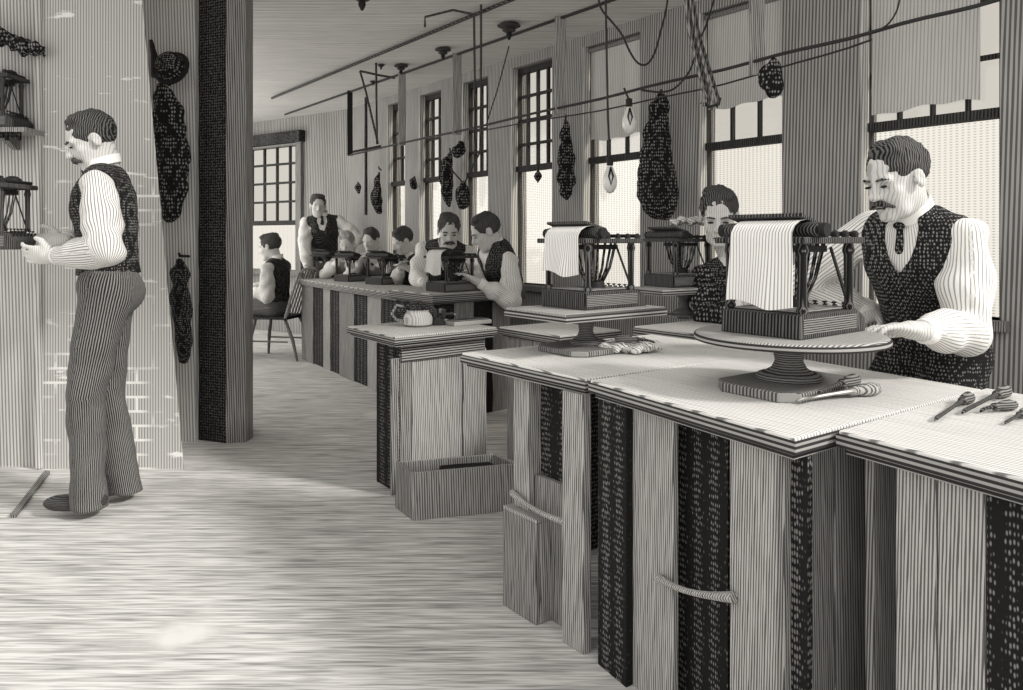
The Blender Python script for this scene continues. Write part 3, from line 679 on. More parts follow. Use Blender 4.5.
# --- far long bench (5) and its cross bench (6)
c5 = Vector(G(412, 296, .8)); f5 = Fr(c5, 38, 0); 
va5 = math.degrees(math.atan2(G(297, 279, .8).y-c5.y, G(297, 279, .8).x-c5.x)); f5 = Fr(c5, 38, va5)
L5 = (G(297, 279, .8)-c5.xy).length
t5 = thing('long_bench', 'long workbench by the far windows with the small machines on it', 'workbench', (c5.x, c5.y, 0), f5.ua)
bench_top(f5, t5, .50, L5, mat=M_top2, seams=1, th=.04)
vs = [L5-.02, f5.v_at(312, .03), f5.v_at(322, .03), f5.v_at(329, .03), f5.v_at(338, .03), f5.v_at(353, .03), f5.v_at(366, .03), f5.v_at(380, .03), f5.v_at(395, .03), .02]
for i, (b, a) in enumerate(zip(vs, vs[1:])):
    MB().box(.04+.015*(i % 2), .065+.015*(i % 2), a+.004, b-.004, 0, .745, f5.fn).build('side_board', [M_board2, M_dark, M_board, M_dark][i % 4], t5, .003)
MB().box(.08, .46, L5-.06, L5-.04, 0, .745, f5.fn).build('end_board', M_dark, t5)
MB().box(.08, .46, .03, .05, 0, .745, f5.fn).build('end_board', M_board2, t5)
c6 = Vector(G(433, 301, .8)); f6 = Fr(c6, 41, 128)
t6 = thing('workbench', 'dark low-sided bench with a thick pale edge under the paper-draped far machine', 'workbench', (c6.x, c6.y, 0), f6.ua, 'workbenches with plank sides')
bench_top(f6, t6, .72, .58, mat=M_top2, z=.845, th=.055, seams=2)
for k in range(4): MB().box(.03+.165*k, .03+.165*(k+1)-.003, .03, .05, 0, .775, f6.fn).build('front_board', M_board2 if k % 2 else M_dark, t6, .003)
MB().box(.03, .05, .05, .54, 0, .775, f6.fn).build('side_board', M_dark, t6, .003)
MB().box(.67, .69, .05, .54, 0, .775, f6.fn).build('side_board', M_dark, t6, .003)
# --- bench behind the two near machines (7): thick rounded end carrying the third machine
c7 = Vector(G(700, 334, .8)); f7 = Fr(c7, 37, 128)
t7 = thing('workbench', 'half-hidden workbench behind, under the dark machine with the clean-shaven man', 'workbench', (c7.x, c7.y, 0), f7.ua, 'workbenches with plank sides')
Ly7 = f7.v_at(634)
bench_top(f7, t7, .66, Ly7, mat=M_top2, seams=1, th=.05, z=.799)
MB().box(.04, .06, .05, Ly7-.04, 0, .735, f7.fn).build('side_board', M_dark, t7, .003)
for k in range(4): MB().box(.04+.145*k, .04+.145*(k+1)-.003, .03, .05, 0, .735, f7.fn).build('front_board', M_board2 if k % 2 else M_board, t7, .003)
# --- pale bench seen under the square stand (8)
c8 = Vector(G(560, 336, .72)); f8 = Fr(c8, 37, 128)
t8 = thing('low_bench', 'pale low bench behind the second workbench, seen beneath the square stand', 'workbench', (c8.x, c8.y, 0), f8.ua)
bench_top(f8, t8, .42, .50, mat=M_top, z=.72, seams=2)
for k in range(4): MB().box(.03, .05, .03+.11*k, .03+.11*(k+1)-.002, 0, .67, f8.fn).build('side_board', M_board, t8, .003)
for k in range(3): MB().box(.05+.11*k, .05+.11*(k+1)-.002, .03, .05, 0, .67, f8.fn).build('front_board', M_board, t8, .003)
# ------------------------------------------------------------------ typewriters, stands, tools
def paper_sheet(t, x0, z0, wid, drop, out, n=14, curl=.03, flip=1, yoff=0):
    m = MB(); vs = []; fs = []; ny = 10
    prof = []
    for i in range(n+1):
        q = i/n
        if q < .25: a = q/.25*PI/2; x = -math.sin(a)*curl*1.6; z = math.cos(a)*curl-curl
        else: r = (q-.25)/.75; x = -curl*1.6-out*math.sin(r*1.5)*r; z = -curl-drop*r
        prof.append((x, z))
    for s_, off in ((0, 0), (1, .0015)):
        for i, (x, z) in enumerate(prof):
            for j in range(ny+1):
                r = max(0, (i/n-.25)/.75); y = (j/ny-.5)*wid*(1+.05*r)+yoff+.012*r*math.sin(j*.9)
                vs.append((x0+flip*(x+off+.010*r*math.sin(j*.8+1)), y, z0+z-off*.3-.010*r*math.sin(j*.55)))
    k = (n+1)*(ny+1)
    for s_ in (0, 1):
        for i in range(n):
            for j in range(ny):
                a = s_*k+i*(ny+1)+j; q = (a, a+1, a+ny+2, a+ny+1); fs.append(q if s_ else q[::-1])
    rim = [i*(ny+1) for i in range(n+1)]+[n*(ny+1)+j for j in range(1, ny+1)]+[i*(ny+1)+ny for i in range(n-1, -1, -1)]+[j for j in range(ny-1, 0, -1)]
    for a, b in zip(rim, rim[1:]+rim[:1]): fs.append((a, b, b+k, a+k))
    m.add(vs, fs); return m.build('paper', M_paper, t, smooth=True)
def typewriter(label, loc, rz, paper=True, group=None, X0=-.17, X1=.15, KX=.20, HW=.115, H=.275, parent=None, wood=True, basket=True):
    t = thing('typewriter', label, 'typewriter', loc, rz, group)
    zb = .062
    m = MB().box(X0, X1, -HW, HW, 0, zb); m.add([(X1, -HW, 0), (KX, -HW, 0), (KX, HW, 0), (X1, HW, 0), (X1, -HW, zb), (KX, -HW, zb*.55), (KX, HW, zb*.55), (X1, HW, zb)],
        [(0, 3, 2, 1), (0, 1, 5, 4), (1, 2, 6, 5), (2, 3, 7, 6), (4, 5, 6, 7), (3, 0, 4, 7)])
    bs = m.build('base', M_irong, t, .004)
    MB().box(X0+.01, X1-.01, -HW-.001, -HW+.01, .012, zb-.012).build('side_panel', M_brown, bs, .001)
    MB().box(X0+.025, X1-.02, -HW+.02, HW-.02, zb, zb+.006).build('base_deck', M_brown, bs, .002)
    px, py = (X0+.025, X1-.03), HW-.012
    for x in px:
        for y in (-py, py):
            m = MB().lathe([(.013, zb), (.015, zb+.01), (.011, zb+.02), (.0115, (H+zb)/2), (.0125, H-.03), (.016, H-.018), (.012, H)], 12, (x, y, 0))
            m.build('post', M_irong, t, smooth=True)
    e = .022
    m = MB().box(X0-.012, X1+.012, -HW-.012, -HW+e, H, H+.017).box(X0-.012, X1+.012, HW-e, HW+.012, H, H+.017).box(X0-.012, X0+e, -HW+e, HW-e, H, H+.017).box(X1-e, X1+.012, -HW+e, HW-e, H, H+.017)
    m.build('top_frame', M_irong, t, .003)
    # basket of type bars, narrower below
    if basket:
        n = 18; cx = (X0+X1)/2+.02; m = MB()
        for k in range(n):
            a = 2*PI*k/n; m.tube([(cx+.085*math.cos(a), .075*math.sin(a), H), (cx+.062*math.cos(a), .055*math.sin(a), H-.09), (cx+.030*math.cos(a), .030*math.sin(a), zb+.02)], .0032, 5)
        o = m.build('type_bars', M_irong, t)
        MB().lathe([(.092, H-.022), (.092, H-.006), (.075, H-.006), (.075, H-.022)], 24, (cx, 0, 0), 1, .88).build('type_ring', M_ink, o)
        MB().lathe([(.040, zb+.006), (.036, zb+.03), (.028, zb+.032)], 18, (cx, 0, 0)).build('basket_foot', M_ink, o, smooth=True)
    # braces
    for s_ in (-1, 1): MB().bar((X1-.03, s_*py, zb+.01), (X1-.085, s_*(py-.02), H-.01), .006, .006).build('brace', M_ink, t)
    # carriage
    pl = MB().tube([(X0+.055, -HW-.02, H+.035), (X0+.055, HW+.02, H+.035)], .020, 16).build('platen', M_irong, t, smooth=True)
    for s_ in (-1, 1): MB().lathe([(.012, -.008), (.018, -.008), (.018, .008), (.012, .008)], 14).build('platen_knob', M_ink, pl, loc=(X0+.055, s_*(HW+.030), H+.035)).rotation_euler = (PI/2, 0, 0)
    for x in (X0+.10, X1-.02): MB().tube([(x, -HW-.005, H+.026), (x, HW+.005, H+.026)], .0065, 8).build('carriage_rail', M_ink, t, smooth=True)
    m = [MB().lathe([(.010, 0), (.010, .012), (.004, .018)], 8, (X0+.11+.05*k, -HW+.0, H+.017)).build('thumb_screw', M_ink, t) for k in range(4)]
    o = MB().box(-.045, .055, -HW+.01, HW-.01, -.005, .005).build('paper_table', M_irong, t, .002, loc=(X0+.06, 0, H+.062)); o.rotation_euler = (0, math.radians(14), 0)
    for s_ in (-1, 1): MB().bar((X0+.08, s_*(HW-.02), H+.017), (X0+.06, s_*(HW-.02), H+.056), .008, .008).build('table_bracket', M_ink, t)
    MB().lathe([(.038, 0), (.045, .008), (.040, .022), (.02, .032), (.004, .034)], 18, (X1-.06, .03, H+.017)).build('ribbon_spool', M_ink, t, smooth=True)
    if paper: paper_sheet(t, X0+.045, H+.062, HW*1.5, .17 if paper is True else paper, .012, curl=.043, yoff=-.018)
    # keys in three stepped rows
    for r in range(3):
        for k in range(7):
            o = MB().lathe([(.002, 0), (.002, .014), (.007, .016), (.007, .019), (.004, .020)], 8).build('key', M_ink, t, loc=(X1-.012+.017*r, (k-3)*.028+(r % 2)*.008, zb-.003-.009*r)) if r == 0 and k == 0 else keyproto.copy()
            if r == 0 and k == 0: keyproto = o
            else:
                C.objects.link(o); o.parent = t; o.location = (X1-.012+.017*r, (k-3)*.028+(r % 2)*.008, zb-.003-.009*r)
    return t
def pedestal(label, loc, rz, kind, zt, R=None, half=None):
    """stand: foot board, turned column, top plate reaching height zt above loc"""
    t = thing('turntable_stand', label, 'stand', loc, rz)
    if half: bx, by, bt = half
    else: bx, by, bt = .20, .15, .028
    m = MB()
    c = .04
    m.prism([(-bx+c, -by), (bx-c, -by), (bx, -by+c), (bx, by-c), (bx-c, by), (-bx+c, by), (-bx, by-c), (-bx, -by+c)], 0, bt)
    m.build('foot_board', M_board2, t, .004)
    h = zt-bt
    pt = .022 if kind == 'round' else .030
    prof = [(.082, 0), (.086, .006), (.080, .016), (.060, .022), (.045, .032), (.036, .05), (.040, h-pt-.03), (.062, h-pt-.012), (.088, h-pt)] if h > .09 else [(.08, 0), (.084, .005), (.074, .014), (.052, .020), (.036, .03), (.034, h-pt-.02), (.05, h-pt-.008), (.075, h-pt)]
    s = .70 if kind != 'round' else 1.0
    MB().lathe([(r*s, z+bt) for r, z in prof], 32).build('turned_column', M_brown, t, smooth=True)
    if kind == 'round':
        MB().lathe([(R*.93, zt-pt), (R*.99, zt-pt+.004), (R*1.0, zt-pt+.010), (R*.995, zt-.005), (R*.985, zt-.003), (R*.965, zt), (R*.90, zt), (.002, zt)], 64).build('turntable_disc', M_plate, t, smooth=True)
        MB().lathe([(R*1.0, zt-pt+.002), (R*1.008, zt-pt+.006), (R*1.008, zt-.007), (R*1.0, zt-.004)], 64).build('rim_band', M_edge, t, smooth=True)
    else:
        a, b = R
        MB().box(-a, a, -b, b, zt-pt, zt).build('stand_top', M_plate, t, .004)
        MB().box(-a-.003, a+.003, -b-.003, b+.003, zt-pt, zt-.008).build('rim_band', M_edge, t, .002)
    return t
def hand_tool(label, loc, rz, L=.16, light=False, group=None, cat='hand tool', tilt=0, sc=1.0):
    t = thing('hand_tool', label, cat, loc, rz, group)
    a = MB().lathe([(.004, 0), (.010, .004), (.0145, .02), (.014, .045), (.009, .062), (.008, .068), (.010, .072), (.010, .080)], 14)
    a.v = [(z, x, y+.0145) for x, y, z in a.v]; a.build('handle', M_board if light else M_brown, t, smooth=True)
    MB().tube([(.080, 0, .0145), (.088, 0, .0145), (.088+.2*L, 0, .013), (L*.95, 0, .009), (L, 0, .006)], [.010, .006, .004, .0045, .002], 8).build('blade', M_steel if light else M_irong, t, smooth=True)
    t.scale = (sc, sc, sc)
    return t
TOP = .8
# machine on the round turntable
pb = G(789, 389, TOP); disc_h = .150
pedestal('big round turntable stand on the nearest bench', (pb.x, pb.y, TOP), math.radians(36), 'round', disc_h, .245, (.175, .125, .026))
ang = math.radians(38)
mA = typewriter('largest typewriter, standing on the round turntable with a sheet hanging from it', (pb.x+.006, pb.y+.02, TOP+disc_h), ang, paper=.175, X0=-.135, X1=.145, KX=.185, HW=.118, H=.238, group='typewriters being finished')
# machine on the square stand
pb2 = G(586, 350, TOP); h2 = .155
st2 = pedestal('square-topped machine stand on the second workbench', (pb2.x, pb2.y, TOP), math.radians(37), 'square', h2, (.24, .165), (.15, .13, .02))
MB().box(-.21, .25, -.165, .11, 0, .02).build('loose_board', M_board, None, .003) if False else None
mB = typewriter('typewriter on the square stand, paper draped over its left side', (pb2.x+.018, pb2.y+.03, TOP+h2), math.radians(38), paper=.125, X0=-.135, X1=.135, KX=.175, HW=.115, H=.230, group='typewriters being finished')
# third machine behind
pc = G(684, 317, TOP); h3 = .156
pedestal('stand under the dark machine behind, with a pale arm-like top', (pc.x, pc.y, TOP), math.radians(30), 'square', h3, (.26, .13), (.10, .10, .015))
mC = copy_tree(mB, (pc.x-.02, pc.y+.05, TOP+h3), math.radians(30), 'dark typewriter without hanging paper, left of the clean-shaven man behind', 'typewriters being finished')
for k in kids(mC):
    if k.name.startswith('paper') and not k.name.startswith('paper_table'): bpy.data.objects.remove(k)
ops = [('add', ell(W(676+7*i, 222-2*(i % 2), pc.y+.05), (.03, .035, .018)), .01) for i in range(5)]
pp = W(688, 222, pc.y+.05)
tag(field_mesh('crumpled_rag', ops, .006, M_rag, None, .006, 120., pp), 'crumpled white rag lying on top of the dark machine behind', 'rag')
# far machines on the benches
def far_mach(px, py, z, rz, label, sc=1, paper=True):
    p = G(px, py, z); src = mB if paper else mC
    c = copy_tree(src, (p.x, p.y, z), rz, label, 'typewriters being finished'); c.scale = (sc, sc, sc); return c
far_mach(451, 291, .845, math.radians(40), 'far typewriter with a long white sheet, before the two bending men', .98)
far_mach(385, 284, .80, math.radians(50), 'small typewriter on the long bench, right of the two others in the row', .98, False)
far_mach(352, 281, .80, math.radians(50), 'middle small typewriter of three on the long far bench', .95, False)
far_mach(328, 277, .80, math.radians(50), 'farthest small typewriter, before the standing man at the back', .95, False)
# left machines
zs = EYE+(HY-122)/F_PX*3.7
mS = copy_tree(mC, (xa(-6, 3.84), 3.845, zs-.015), math.radians(0), 'dark machine standing on the left wall shelf', 'typewriters being finished')
mS.scale = (.85, .70, 1.1)
# tools on the nearest bench
def tool_px(px, py, px2, py2, label, light=False, L=.2, group='hand tools on the benches', sc=1, z=TOP):
    a = G(px, py, z); b = G(px2, py2, z); d = b-a
    return hand_tool(label, (a.x, a.y, z), math.atan2(d.y, d.x), d.length/sc, light, group, sc=sc)
tool_px(880, 395, 797, 404, 'screwdriver with a pale handle at the foot of the turntable', True, sc=1.2)
tool_px(858, 385, 818, 396, 'short tool with a dark ribbed handle behind the pale screwdriver', False, sc=1.1, z=TOP+.026)
tool_px(971, 402, 935, 423, 'leftmost tool on the right bench, pointing left', False, sc=1.0)
tool_px(1008, 396, 962, 416, 'longest tool on the right bench, handle away', False, sc=1.1)
tool_px(1016, 410, 980, 414, 'short tool at the right end of the right bench', False, sc=.9)
tool_px(1030, 416, 1005, 426, 'tool cut off by the right edge of the picture', False, sc=.8)
# rag with a brush on bench two, tray and pot on the cabinet
pr = G(628, 352, TOP); o0 = Vector((pr.x, pr.y, TOP))
ops = [('add', ell(o0+Vector((.035*i-.06, .02*math.sin(i*2.1), .018+.006*(i % 2))), (.040, .050, .018)), .015) for i in range(5)]
tag(field_mesh('crumpled_rag', ops, .006, M_rag, None, .007, 90., o0), 'crumpled white rag lying on the second bench near the rounded turntable', 'rag')
hand_tool('dark brush lying in the white rag', (o0.x-.05, o0.y-.02, TOP+.036), math.radians(-18), .14, False, 'hand tools on the benches')
bp = G(618, 363, TOP)
TC = .75
p4 = G(418, 326, TC)
t = thing('glue_pot', 'pale round pot with a dark cloth in it, on the cabinet in mid floor', 'pot', (p4.x, p4.y, TC), 0)
MB().lathe([(.060, 0), (.085, .012), (.088, .05), (.075, .085), (.080, .095), (.070, .092), (.06, .07)], 24).build('pot_body', M_blind, t, smooth=True)
field_mesh('dark_cloth', [('add', ell((0, 0, .10), (.085, .07, .035)), .01), ('add', ell((-.07, 0, .09), (.06, .04, .025)), .02), ('add', ell((.05, .02, .085), (.06, .04, .03)), .02)], .007, M_vest, t, .006, 80.)
MB().tube([(-.085, 0, .03), (-.13, 0, .035), (-.16, 0, .07), (-.13, 0, .12), (-.09, 0, .11)], .009, 8).build('pot_handle', M_board, t, smooth=True); t.scale = (.85, .85, .9)
pvz = G(438, 325, TC)
t = thing('bench_vise', 'small dark vise beside the pale pot on the cabinet', 'vise', (pvz.x, pvz.y, TC), math.radians(20))
MB().box(-.03, .03, -.025, .025, 0, .04).build('vise_body', M_iron, t, .005); MB().box(-.035, -.012, -.035, .035, .04, .085).build('jaw', M_iron, t, .004)
MB().box(.012, .035, -.035, .035, .04, .085).build('jaw', M_iron, t, .004); MB().tube([(.0, 0, .055), (.09, 0, .055)], .008, 8).build('screw', M_iron, t); MB().tube([(.085, -.04, .055), (.085, .04, .055)], .005, 8).build('handle_bar', M_steel, t)
ptr = G(468, 324, TC)
t = thing('wooden_tray', 'flat ribbed wooden block lying on the right of the cabinet top', 'block', (ptr.x, ptr.y, TC), math.radians(38))
MB().box(-.12, .12, -.05, .05, 0, .022).build('tray_board', M_plate, t, .004); MB().box(-.11, .11, -.04, .04, .022, .028).build('tray_pad', M_brown, t, .002)
# ------------------------------------------------------------------ people
def basis(yaw, pitch=0, roll=0):
    """columns: right, forward, up; yaw 0 faces +Y, positive turns to the left; pitch<0 looks down"""
    M = Matrix.Rotation(yaw, 3, 'Z') @ Matrix.Rotation(pitch, 3, 'X') @ Matrix.Rotation(roll, 3, 'Y')
    return np.array(M)
def ik(a, b, l1, l2, pole):
    a = np.array(a, float); b = np.array(b, float); d = b-a; L = np.linalg.norm(d)
    if L > (l1+l2)*.995: d = d/L*(l1+l2)*.995; L = (l1+l2)*.995; b = a+d
    u = d/L; x = (l1*l1-l2*l2+L*L)/(2*L); hgt = math.sqrt(max(l1*l1-x*x, 0)); p = np.array(pole, float); p = p-u*(p@u); p = p/max(np.linalg.norm(p), 1e-6)
    return a+u*x+p*hgt, b
def hand_ops(wr, dirv, palm, side, curl=.5, sc=1.0):
    """five fingers; palm = direction the palm faces; side = +1 right hand"""
    f = np.array(dirv, float); f /= np.linalg.norm(f); n = np.array(palm, float); n = n-f*(n@f); n /= np.linalg.norm(n); x = np.cross(f, n)*side   # towards the thumb
    R = np.stack([x, f, n], 1); w = np.array(wr, float); ops = []
    L = lambda a, b, c: w+sc*(x*a+f*b+n*c)
    ops.append(('add', ell(L(0, .045, .002), np.array((.040, .052, .017))*sc, R), .008))
    ops.append(('add', ell(L(0, .070, .0), np.array((.040, .028, .015))*sc, R), .006))
    ops.append(('add', cone(L(0, -.02, 0), L(0, .03, 0), .024*sc, .026*sc), .012))
    for i, (px, l) in enumerate([(.029, .070), (.0095, .078), (-.0105, .073), (-.030, .058)]):
        a = curl*.55; r = .0090*sc; p = L(px, .088, 0); pos = p; ang = a*.6; spread = px*1.2
        for j, fr_ in enumerate((.45, .30, .25)):
            d = f*math.cos(ang)+n*math.sin(ang)+x*spread*.9; d = d/np.linalg.norm(d); q = pos+d*l*fr_*sc
            ops.append(('add', cone(pos, q, r*(1-.08*j), r*(1-.08*(j+1))), .003)); pos = q; ang += a*(1.1+.1*i)
    a0 = L(.030, .022, .004); a1 = L(.056, .052, .014); a2 = L(.060, .082, .024)
    ops += [('add', cone(a0, a1, .014*sc, .0115*sc), .008), ('add', cone(a1, a2, .0110*sc, .009*sc), .003)]
    return ops
def person(label, base, pelvis, neck, yaw, head, hyaw, hpitch=0, wr=None, hand=None, poles=None, feet=None, sh_yaw=None, h=.011, hroll=0, scale=1.0,
           hair='short', moustache=False, trous=None, hsc=1.0, curl=.5, seated=False, shw=.185, vestmat=None, elbow_l=(.30, .265), shirt=None, shoes=True, kpole=None, beard=False, hairmat=None):
    base = np.array(base, float); P = np.array(pelvis, float); Nk = np.array(neck, float); s = scale
    t = thing('person', label, 'person', tuple(base))
    B = basis(yaw); BS = basis(sh_yaw if sh_yaw is not None else yaw); r, f = B[:, 0], B[:, 1]; rs, fs = BS[:, 0], BS[:, 1]
    up = (Nk-P)/np.linalg.norm(Nk-P); fs2 = fs-up*(fs@up); fs2 /= np.linalg.norm(fs2); rs2 = np.cross(fs2, up); RT = np.stack([rs2, fs2, up], 1)
    rp = r; RP = np.stack([r, f, np.array((0, 0, 1.))], 1)
    TL = np.linalg.norm(Nk-P)
    chest = P+up*TL*.66+fs2*.005; waist = P+up*TL*.33
    shl = {k: Nk-up*.055*s+rs2*k*shw*s for k in (-1, 1)}
    def torso(g):
        q = [(ell(chest, np.array((.155, .108, .19))*s+g, RT), .05), (ell(waist, np.array((.138, .098, .16))*s+g, RT), .05), (ell(P+up*.02, np.array((.150, .108, .12))*s+g, RP), .05)]
        for k in (-1, 1): q.append((cone(Nk-up*.03*s+rs2*k*.03*s, shl[k]-rs2*k*.02*s, .052*s+g, .050*s+g), .04)); q.append((ell(chest+rs2*k*.07*s+fs2*.045*s+up*.02, np.array((.07, .06, .09))*s+g, RT), .03))
        return [('add', a, k) for a, k in q]
    arms = {}
    for k in (-1, 1):
        w_ = wr[k]; pl = poles[k] if poles else (-f*.6+r*k*.8+np.array((0, 0, -.6)))
        e, w2 = ik(shl[k], w_, elbow_l[0]*s, elbow_l[1]*s, pl); arms[k] = (shl[k], e, w2)
    legs = {}
    for k in (-1, 1):
        hp = P+r*k*.085*s-np.array((0, 0, .03)); an = np.array(feet[k][:3], float)
        kn, an2 = ik(hp, an, .435*s, .425*s, kpole[k] if kpole else f+r*k*.15); fd = math.radians(feet[k][3]) if len(feet[k]) > 3 else yaw
        legs[k] = (hp, kn, an2, basis(fd)[:, 1])
    # head
    Hc = np.array(head, float); HB = basis(hyaw, hpitch, hroll); q = s*hsc
    def HP(x, y, z): return Hc+HB@(np.array((x, y, z))*q)
    def he(c, rr): return ell(HP(*c), np.array(rr)*q, HB)
    def hc(a, b, r1, r2): return cone(HP(*a), HP(*b), r1*q, r2*q)
    head_ops = [('add', he((0, -.012, .035), (.074, .094, .082)), .01), ('add', he((0, .028, -.035), (.058, .062, .078)), .03), ('add', hc((-.030, .045, -.085), (.030, .045, -.085), .024, .024), .02),
                ('add', hc((-.012, .070, -.098), (.012, .070, -.098), .018, .018), .015), ('add', hc((-.040, .074, .022), (.040, .074, .022), .013, .013), .012),
                ('add', hc((-.044, .058, -.022), (-.036, .062, -.04), .016, .014), .014), ('add', hc((.044, .058, -.022), (.036, .062, -.04), .016, .014), .014),
                ('sub', he((-.031, .094, .004), (.017, .014, .011)), .010), ('sub', he((.031, .094, .004), (.017, .014, .011)), .010),
                ('add', hc((0, .084, .014), (0, .106, -.026), .009, .013), .008), ('add', hc((-.012, .096, -.030), (.012, .096, -.030), .008, .008), .006),
                ('add', hc((-.018, .085, -.060), (.018, .085, -.060), .0075, .0075), .006), ('add', hc((-.015, .083, -.071), (.015, .083, -.071), .0075, .0075), .005)]
    for k in (-1, 1):
        head_ops += [('add', he((k*.077, -.008, -.004), (.009, .019, .032)), .006), ('sub', he((k*.088, -.004, .0), (.008, .010, .018)), .004)]
    nb = Nk-fs2*.0
    body = torso(-.008)
    body += [('add', cone(Nk-up*.02, HP(0, -.02, -.05), .058*s, .054*q), .03)]
    for k in (-1, 1):
        a, e, w2 = arms[k]; body += [('add', cone(a, e, .048*s, .040*s), .02), ('add', cone(e, w2, .040*s, .026*s), .02)]
        hp, kn, an, fd = legs[k]; body += [('add', cone(hp, kn, .075*s, .052*s), .03), ('add', cone(kn, an, .052*s, .036*s), .02), ('add', cone(an-np.array((0, 0, .02)), an+fd*.11*s-np.array((0, 0, .055)), .030*s, .018*s), .02)]
        hd = (hand[k] if hand and k in hand else None)
        dv = hd[0] if hd else (w2-e); pm = hd[1] if hd else (0, 0, -1)
        body += hand_ops(w2, dv, pm, k, curl if not hd or len(hd) < 3 else hd[2], s*1.05)
    bo = field_mesh('body', body+head_ops, h, M_skin, t, origin=base)
    # hair
    hh = [('add', he((0, -.018, .038), (.0815, .097, .085)), .01)]
    for i in range(9):
        a = i*.8; hh.append(('add', he((.038*math.sin(a), -.018+.045*math.cos(a*1.3), .100+.005*math.sin(a*2)), (.030, .032, .020)), .014))
    hh += [('sub', he((0, .112, -.028), (.076, .080, .112)), .014), ('sub', he((0, .04, -.11), (.12, .085, .082)), .012)]
    for k in (-1, 1): hh.append(('sub', he((k*.085, .002, -.012), (.024, .026, .036)), .006))
    field_mesh('hair', hh, min(h, .008) if h < .01 else .009, hairmat or M_hair, t, .003*q, 150., base)
    if h < .0115:
        for k in (-1, 1):
            field_mesh('eye', [('add', he((k*.031, .086, .002), (.013, .006, .0042)), .002)], .0022, M_ink, bo, origin=base)
            field_mesh('eyebrow', [('add', hc((k*.014, .091, .022), (k*.034, .090, .026), .0036, .0042), .002), ('add', hc((k*.034, .090, .026), (k*.050, .078, .021), .0042, .0025), .002)], .003, M_hair, bo, origin=base)
        field_mesh('mouth', [('add', hc((-.018, .0925, -.0655), (.018, .0925, -.0655), .0026, .0026), .002)], .0024, M_ink, bo, origin=base)
    if moustache:
        field_mesh('moustache', [('add', hc((0, .098, -.046), (k*.022, .094, -.052), .008, .009), .006) for k in (-1, 1)]+[('add', hc((k*.022, .094, -.052), (k*.040, .078, -.066), .009, .004), .004) for k in (-1, 1)], .003, M_hair, t, .0015, 200., base)
    # clothes
    sh = torso(.004)
    for k in (-1, 1):
        a, e, w2 = arms[k]; fw = (w2-e)/np.linalg.norm(w2-e)
        sh += [('add', cone(a, a*.45+e*.55, .060*s, .070*s), .03), ('add', cone(a*.45+e*.55, e, .070*s, .064*s), .03), ('add', cone(e, e*.45+w2*.55, .064*s, .058*s), .02), ('add', cone(e*.45+w2*.55, w2-fw*.045, .058*s, .038*s), .02)]
    so_ = field_mesh('shirt', sh, h, shirt or M_shirt, t, .007, 34., base, True)
    for k in (-1, 1):
        a, e, w2 = arms[k]; fw = (w2-e)/np.linalg.norm(w2-e)
        MB().tube([w2-fw*.052-base, w2-fw*.045-base, w2-fw*.018-base, w2-fw*.010-base], [.036*s, .039*s, .038*s, .034*s], 18).build('cuff', M_white, so_, smooth=True)
    ve = torso(.016)
    for k in (-1, 1):
        a, e, w2 = arms[k]; ve.append(('sub', cone(a+rs2*k*.042*s, a*.6+e*.4+rs2*k*.05, .080*s, .080*s), .010))
    vtop = Nk-up*.015+fs2*.10*s
    ve += [('sub', cone(vtop+up*.05, vtop-up*.02, .065*s, .058*s), .008), ('sub', cone(vtop-up*.02, vtop-up*.17, .055*s, .012*s), .008), ('sub', cone(Nk+up*.0, Nk+up*.2, .052*s, .08*s), .01),
           ('cut', plane(P+up*.035, -up))]
    field_mesh('waistcoat', ve, h, vestmat or M_vest, t, .002, 60., base)
    bt = [Vector(vtop-up*(.20+.055*i)+fs2*(.03-.006*i)-base) for i in range(4)]
    # collar and tie
    cn = Nk+up*.035*s+fs2*.008; pts = []
    for i in range(19):
        a = PI*.5+2*PI*i/18; pts.append(cn-base+rs2*math.cos(a)*.060*s+fs2*math.sin(a)*.060*s+up*(.010-.020*math.sin(a)))
    m = MB(); vs = []; fc = []
    for i, p in enumerate(pts):
        o_ = (p-(cn-base)); o_ = o_/np.linalg.norm(o_)
        vs += [p-up*.020*s+o_*.006, p+up*.020*s, p+up*.020*s+o_*.004, p-up*.020*s+o_*.012]
    for i in range(len(pts)-1):
        for j in range(4): fc.append((i*4+j, i*4+(j+1) % 4, (i+1)*4+(j+1) % 4, (i+1)*4+j))
    m.add(vs, fc).build('collar', M_white, so_, smooth=True)
    kp = cn+fs2*.074*s-up*.028
    field_mesh('necktie', [('add', ell(kp, np.array((.020, .012, .013))*s, RT), .004), ('add', cone(kp-up*.01-rs2*.002, kp-up*.075+fs2*.008, .009*s, .020*s), .006)], .004 if h < .01 else .006, M_vest, t, origin=base)
    # trousers and shoes
    tr = [('add', ell(P+up*.015, np.array((.160, .118, .125))*s, RP), .03), ('add', ell(P-f*.035*s-np.array((0, 0, .05)), np.array((.14, .105, .11))*s, RP), .03)]
    for k in (-1, 1):
        hp, kn, an, fd = legs[k]; dn = (an-kn)/np.linalg.norm(an-kn)
        tr += [('add', cone(hp, kn, .100*s, .076*s), .04), ('add', cone(kn, an-dn*.02, .074*s, .068*s), .02), ('add', cone(an-dn*.02, an+dn*.09, .068*s, .076*s), .015)]
    tr.append(('cut', plane(P+up*.115, up))); tr.append(('cut', plane((0, 0, .038), (0, 0, -1))))
    field_mesh('trousers', tr, h, trous or M_trous, t, .0045, 26., base, True)
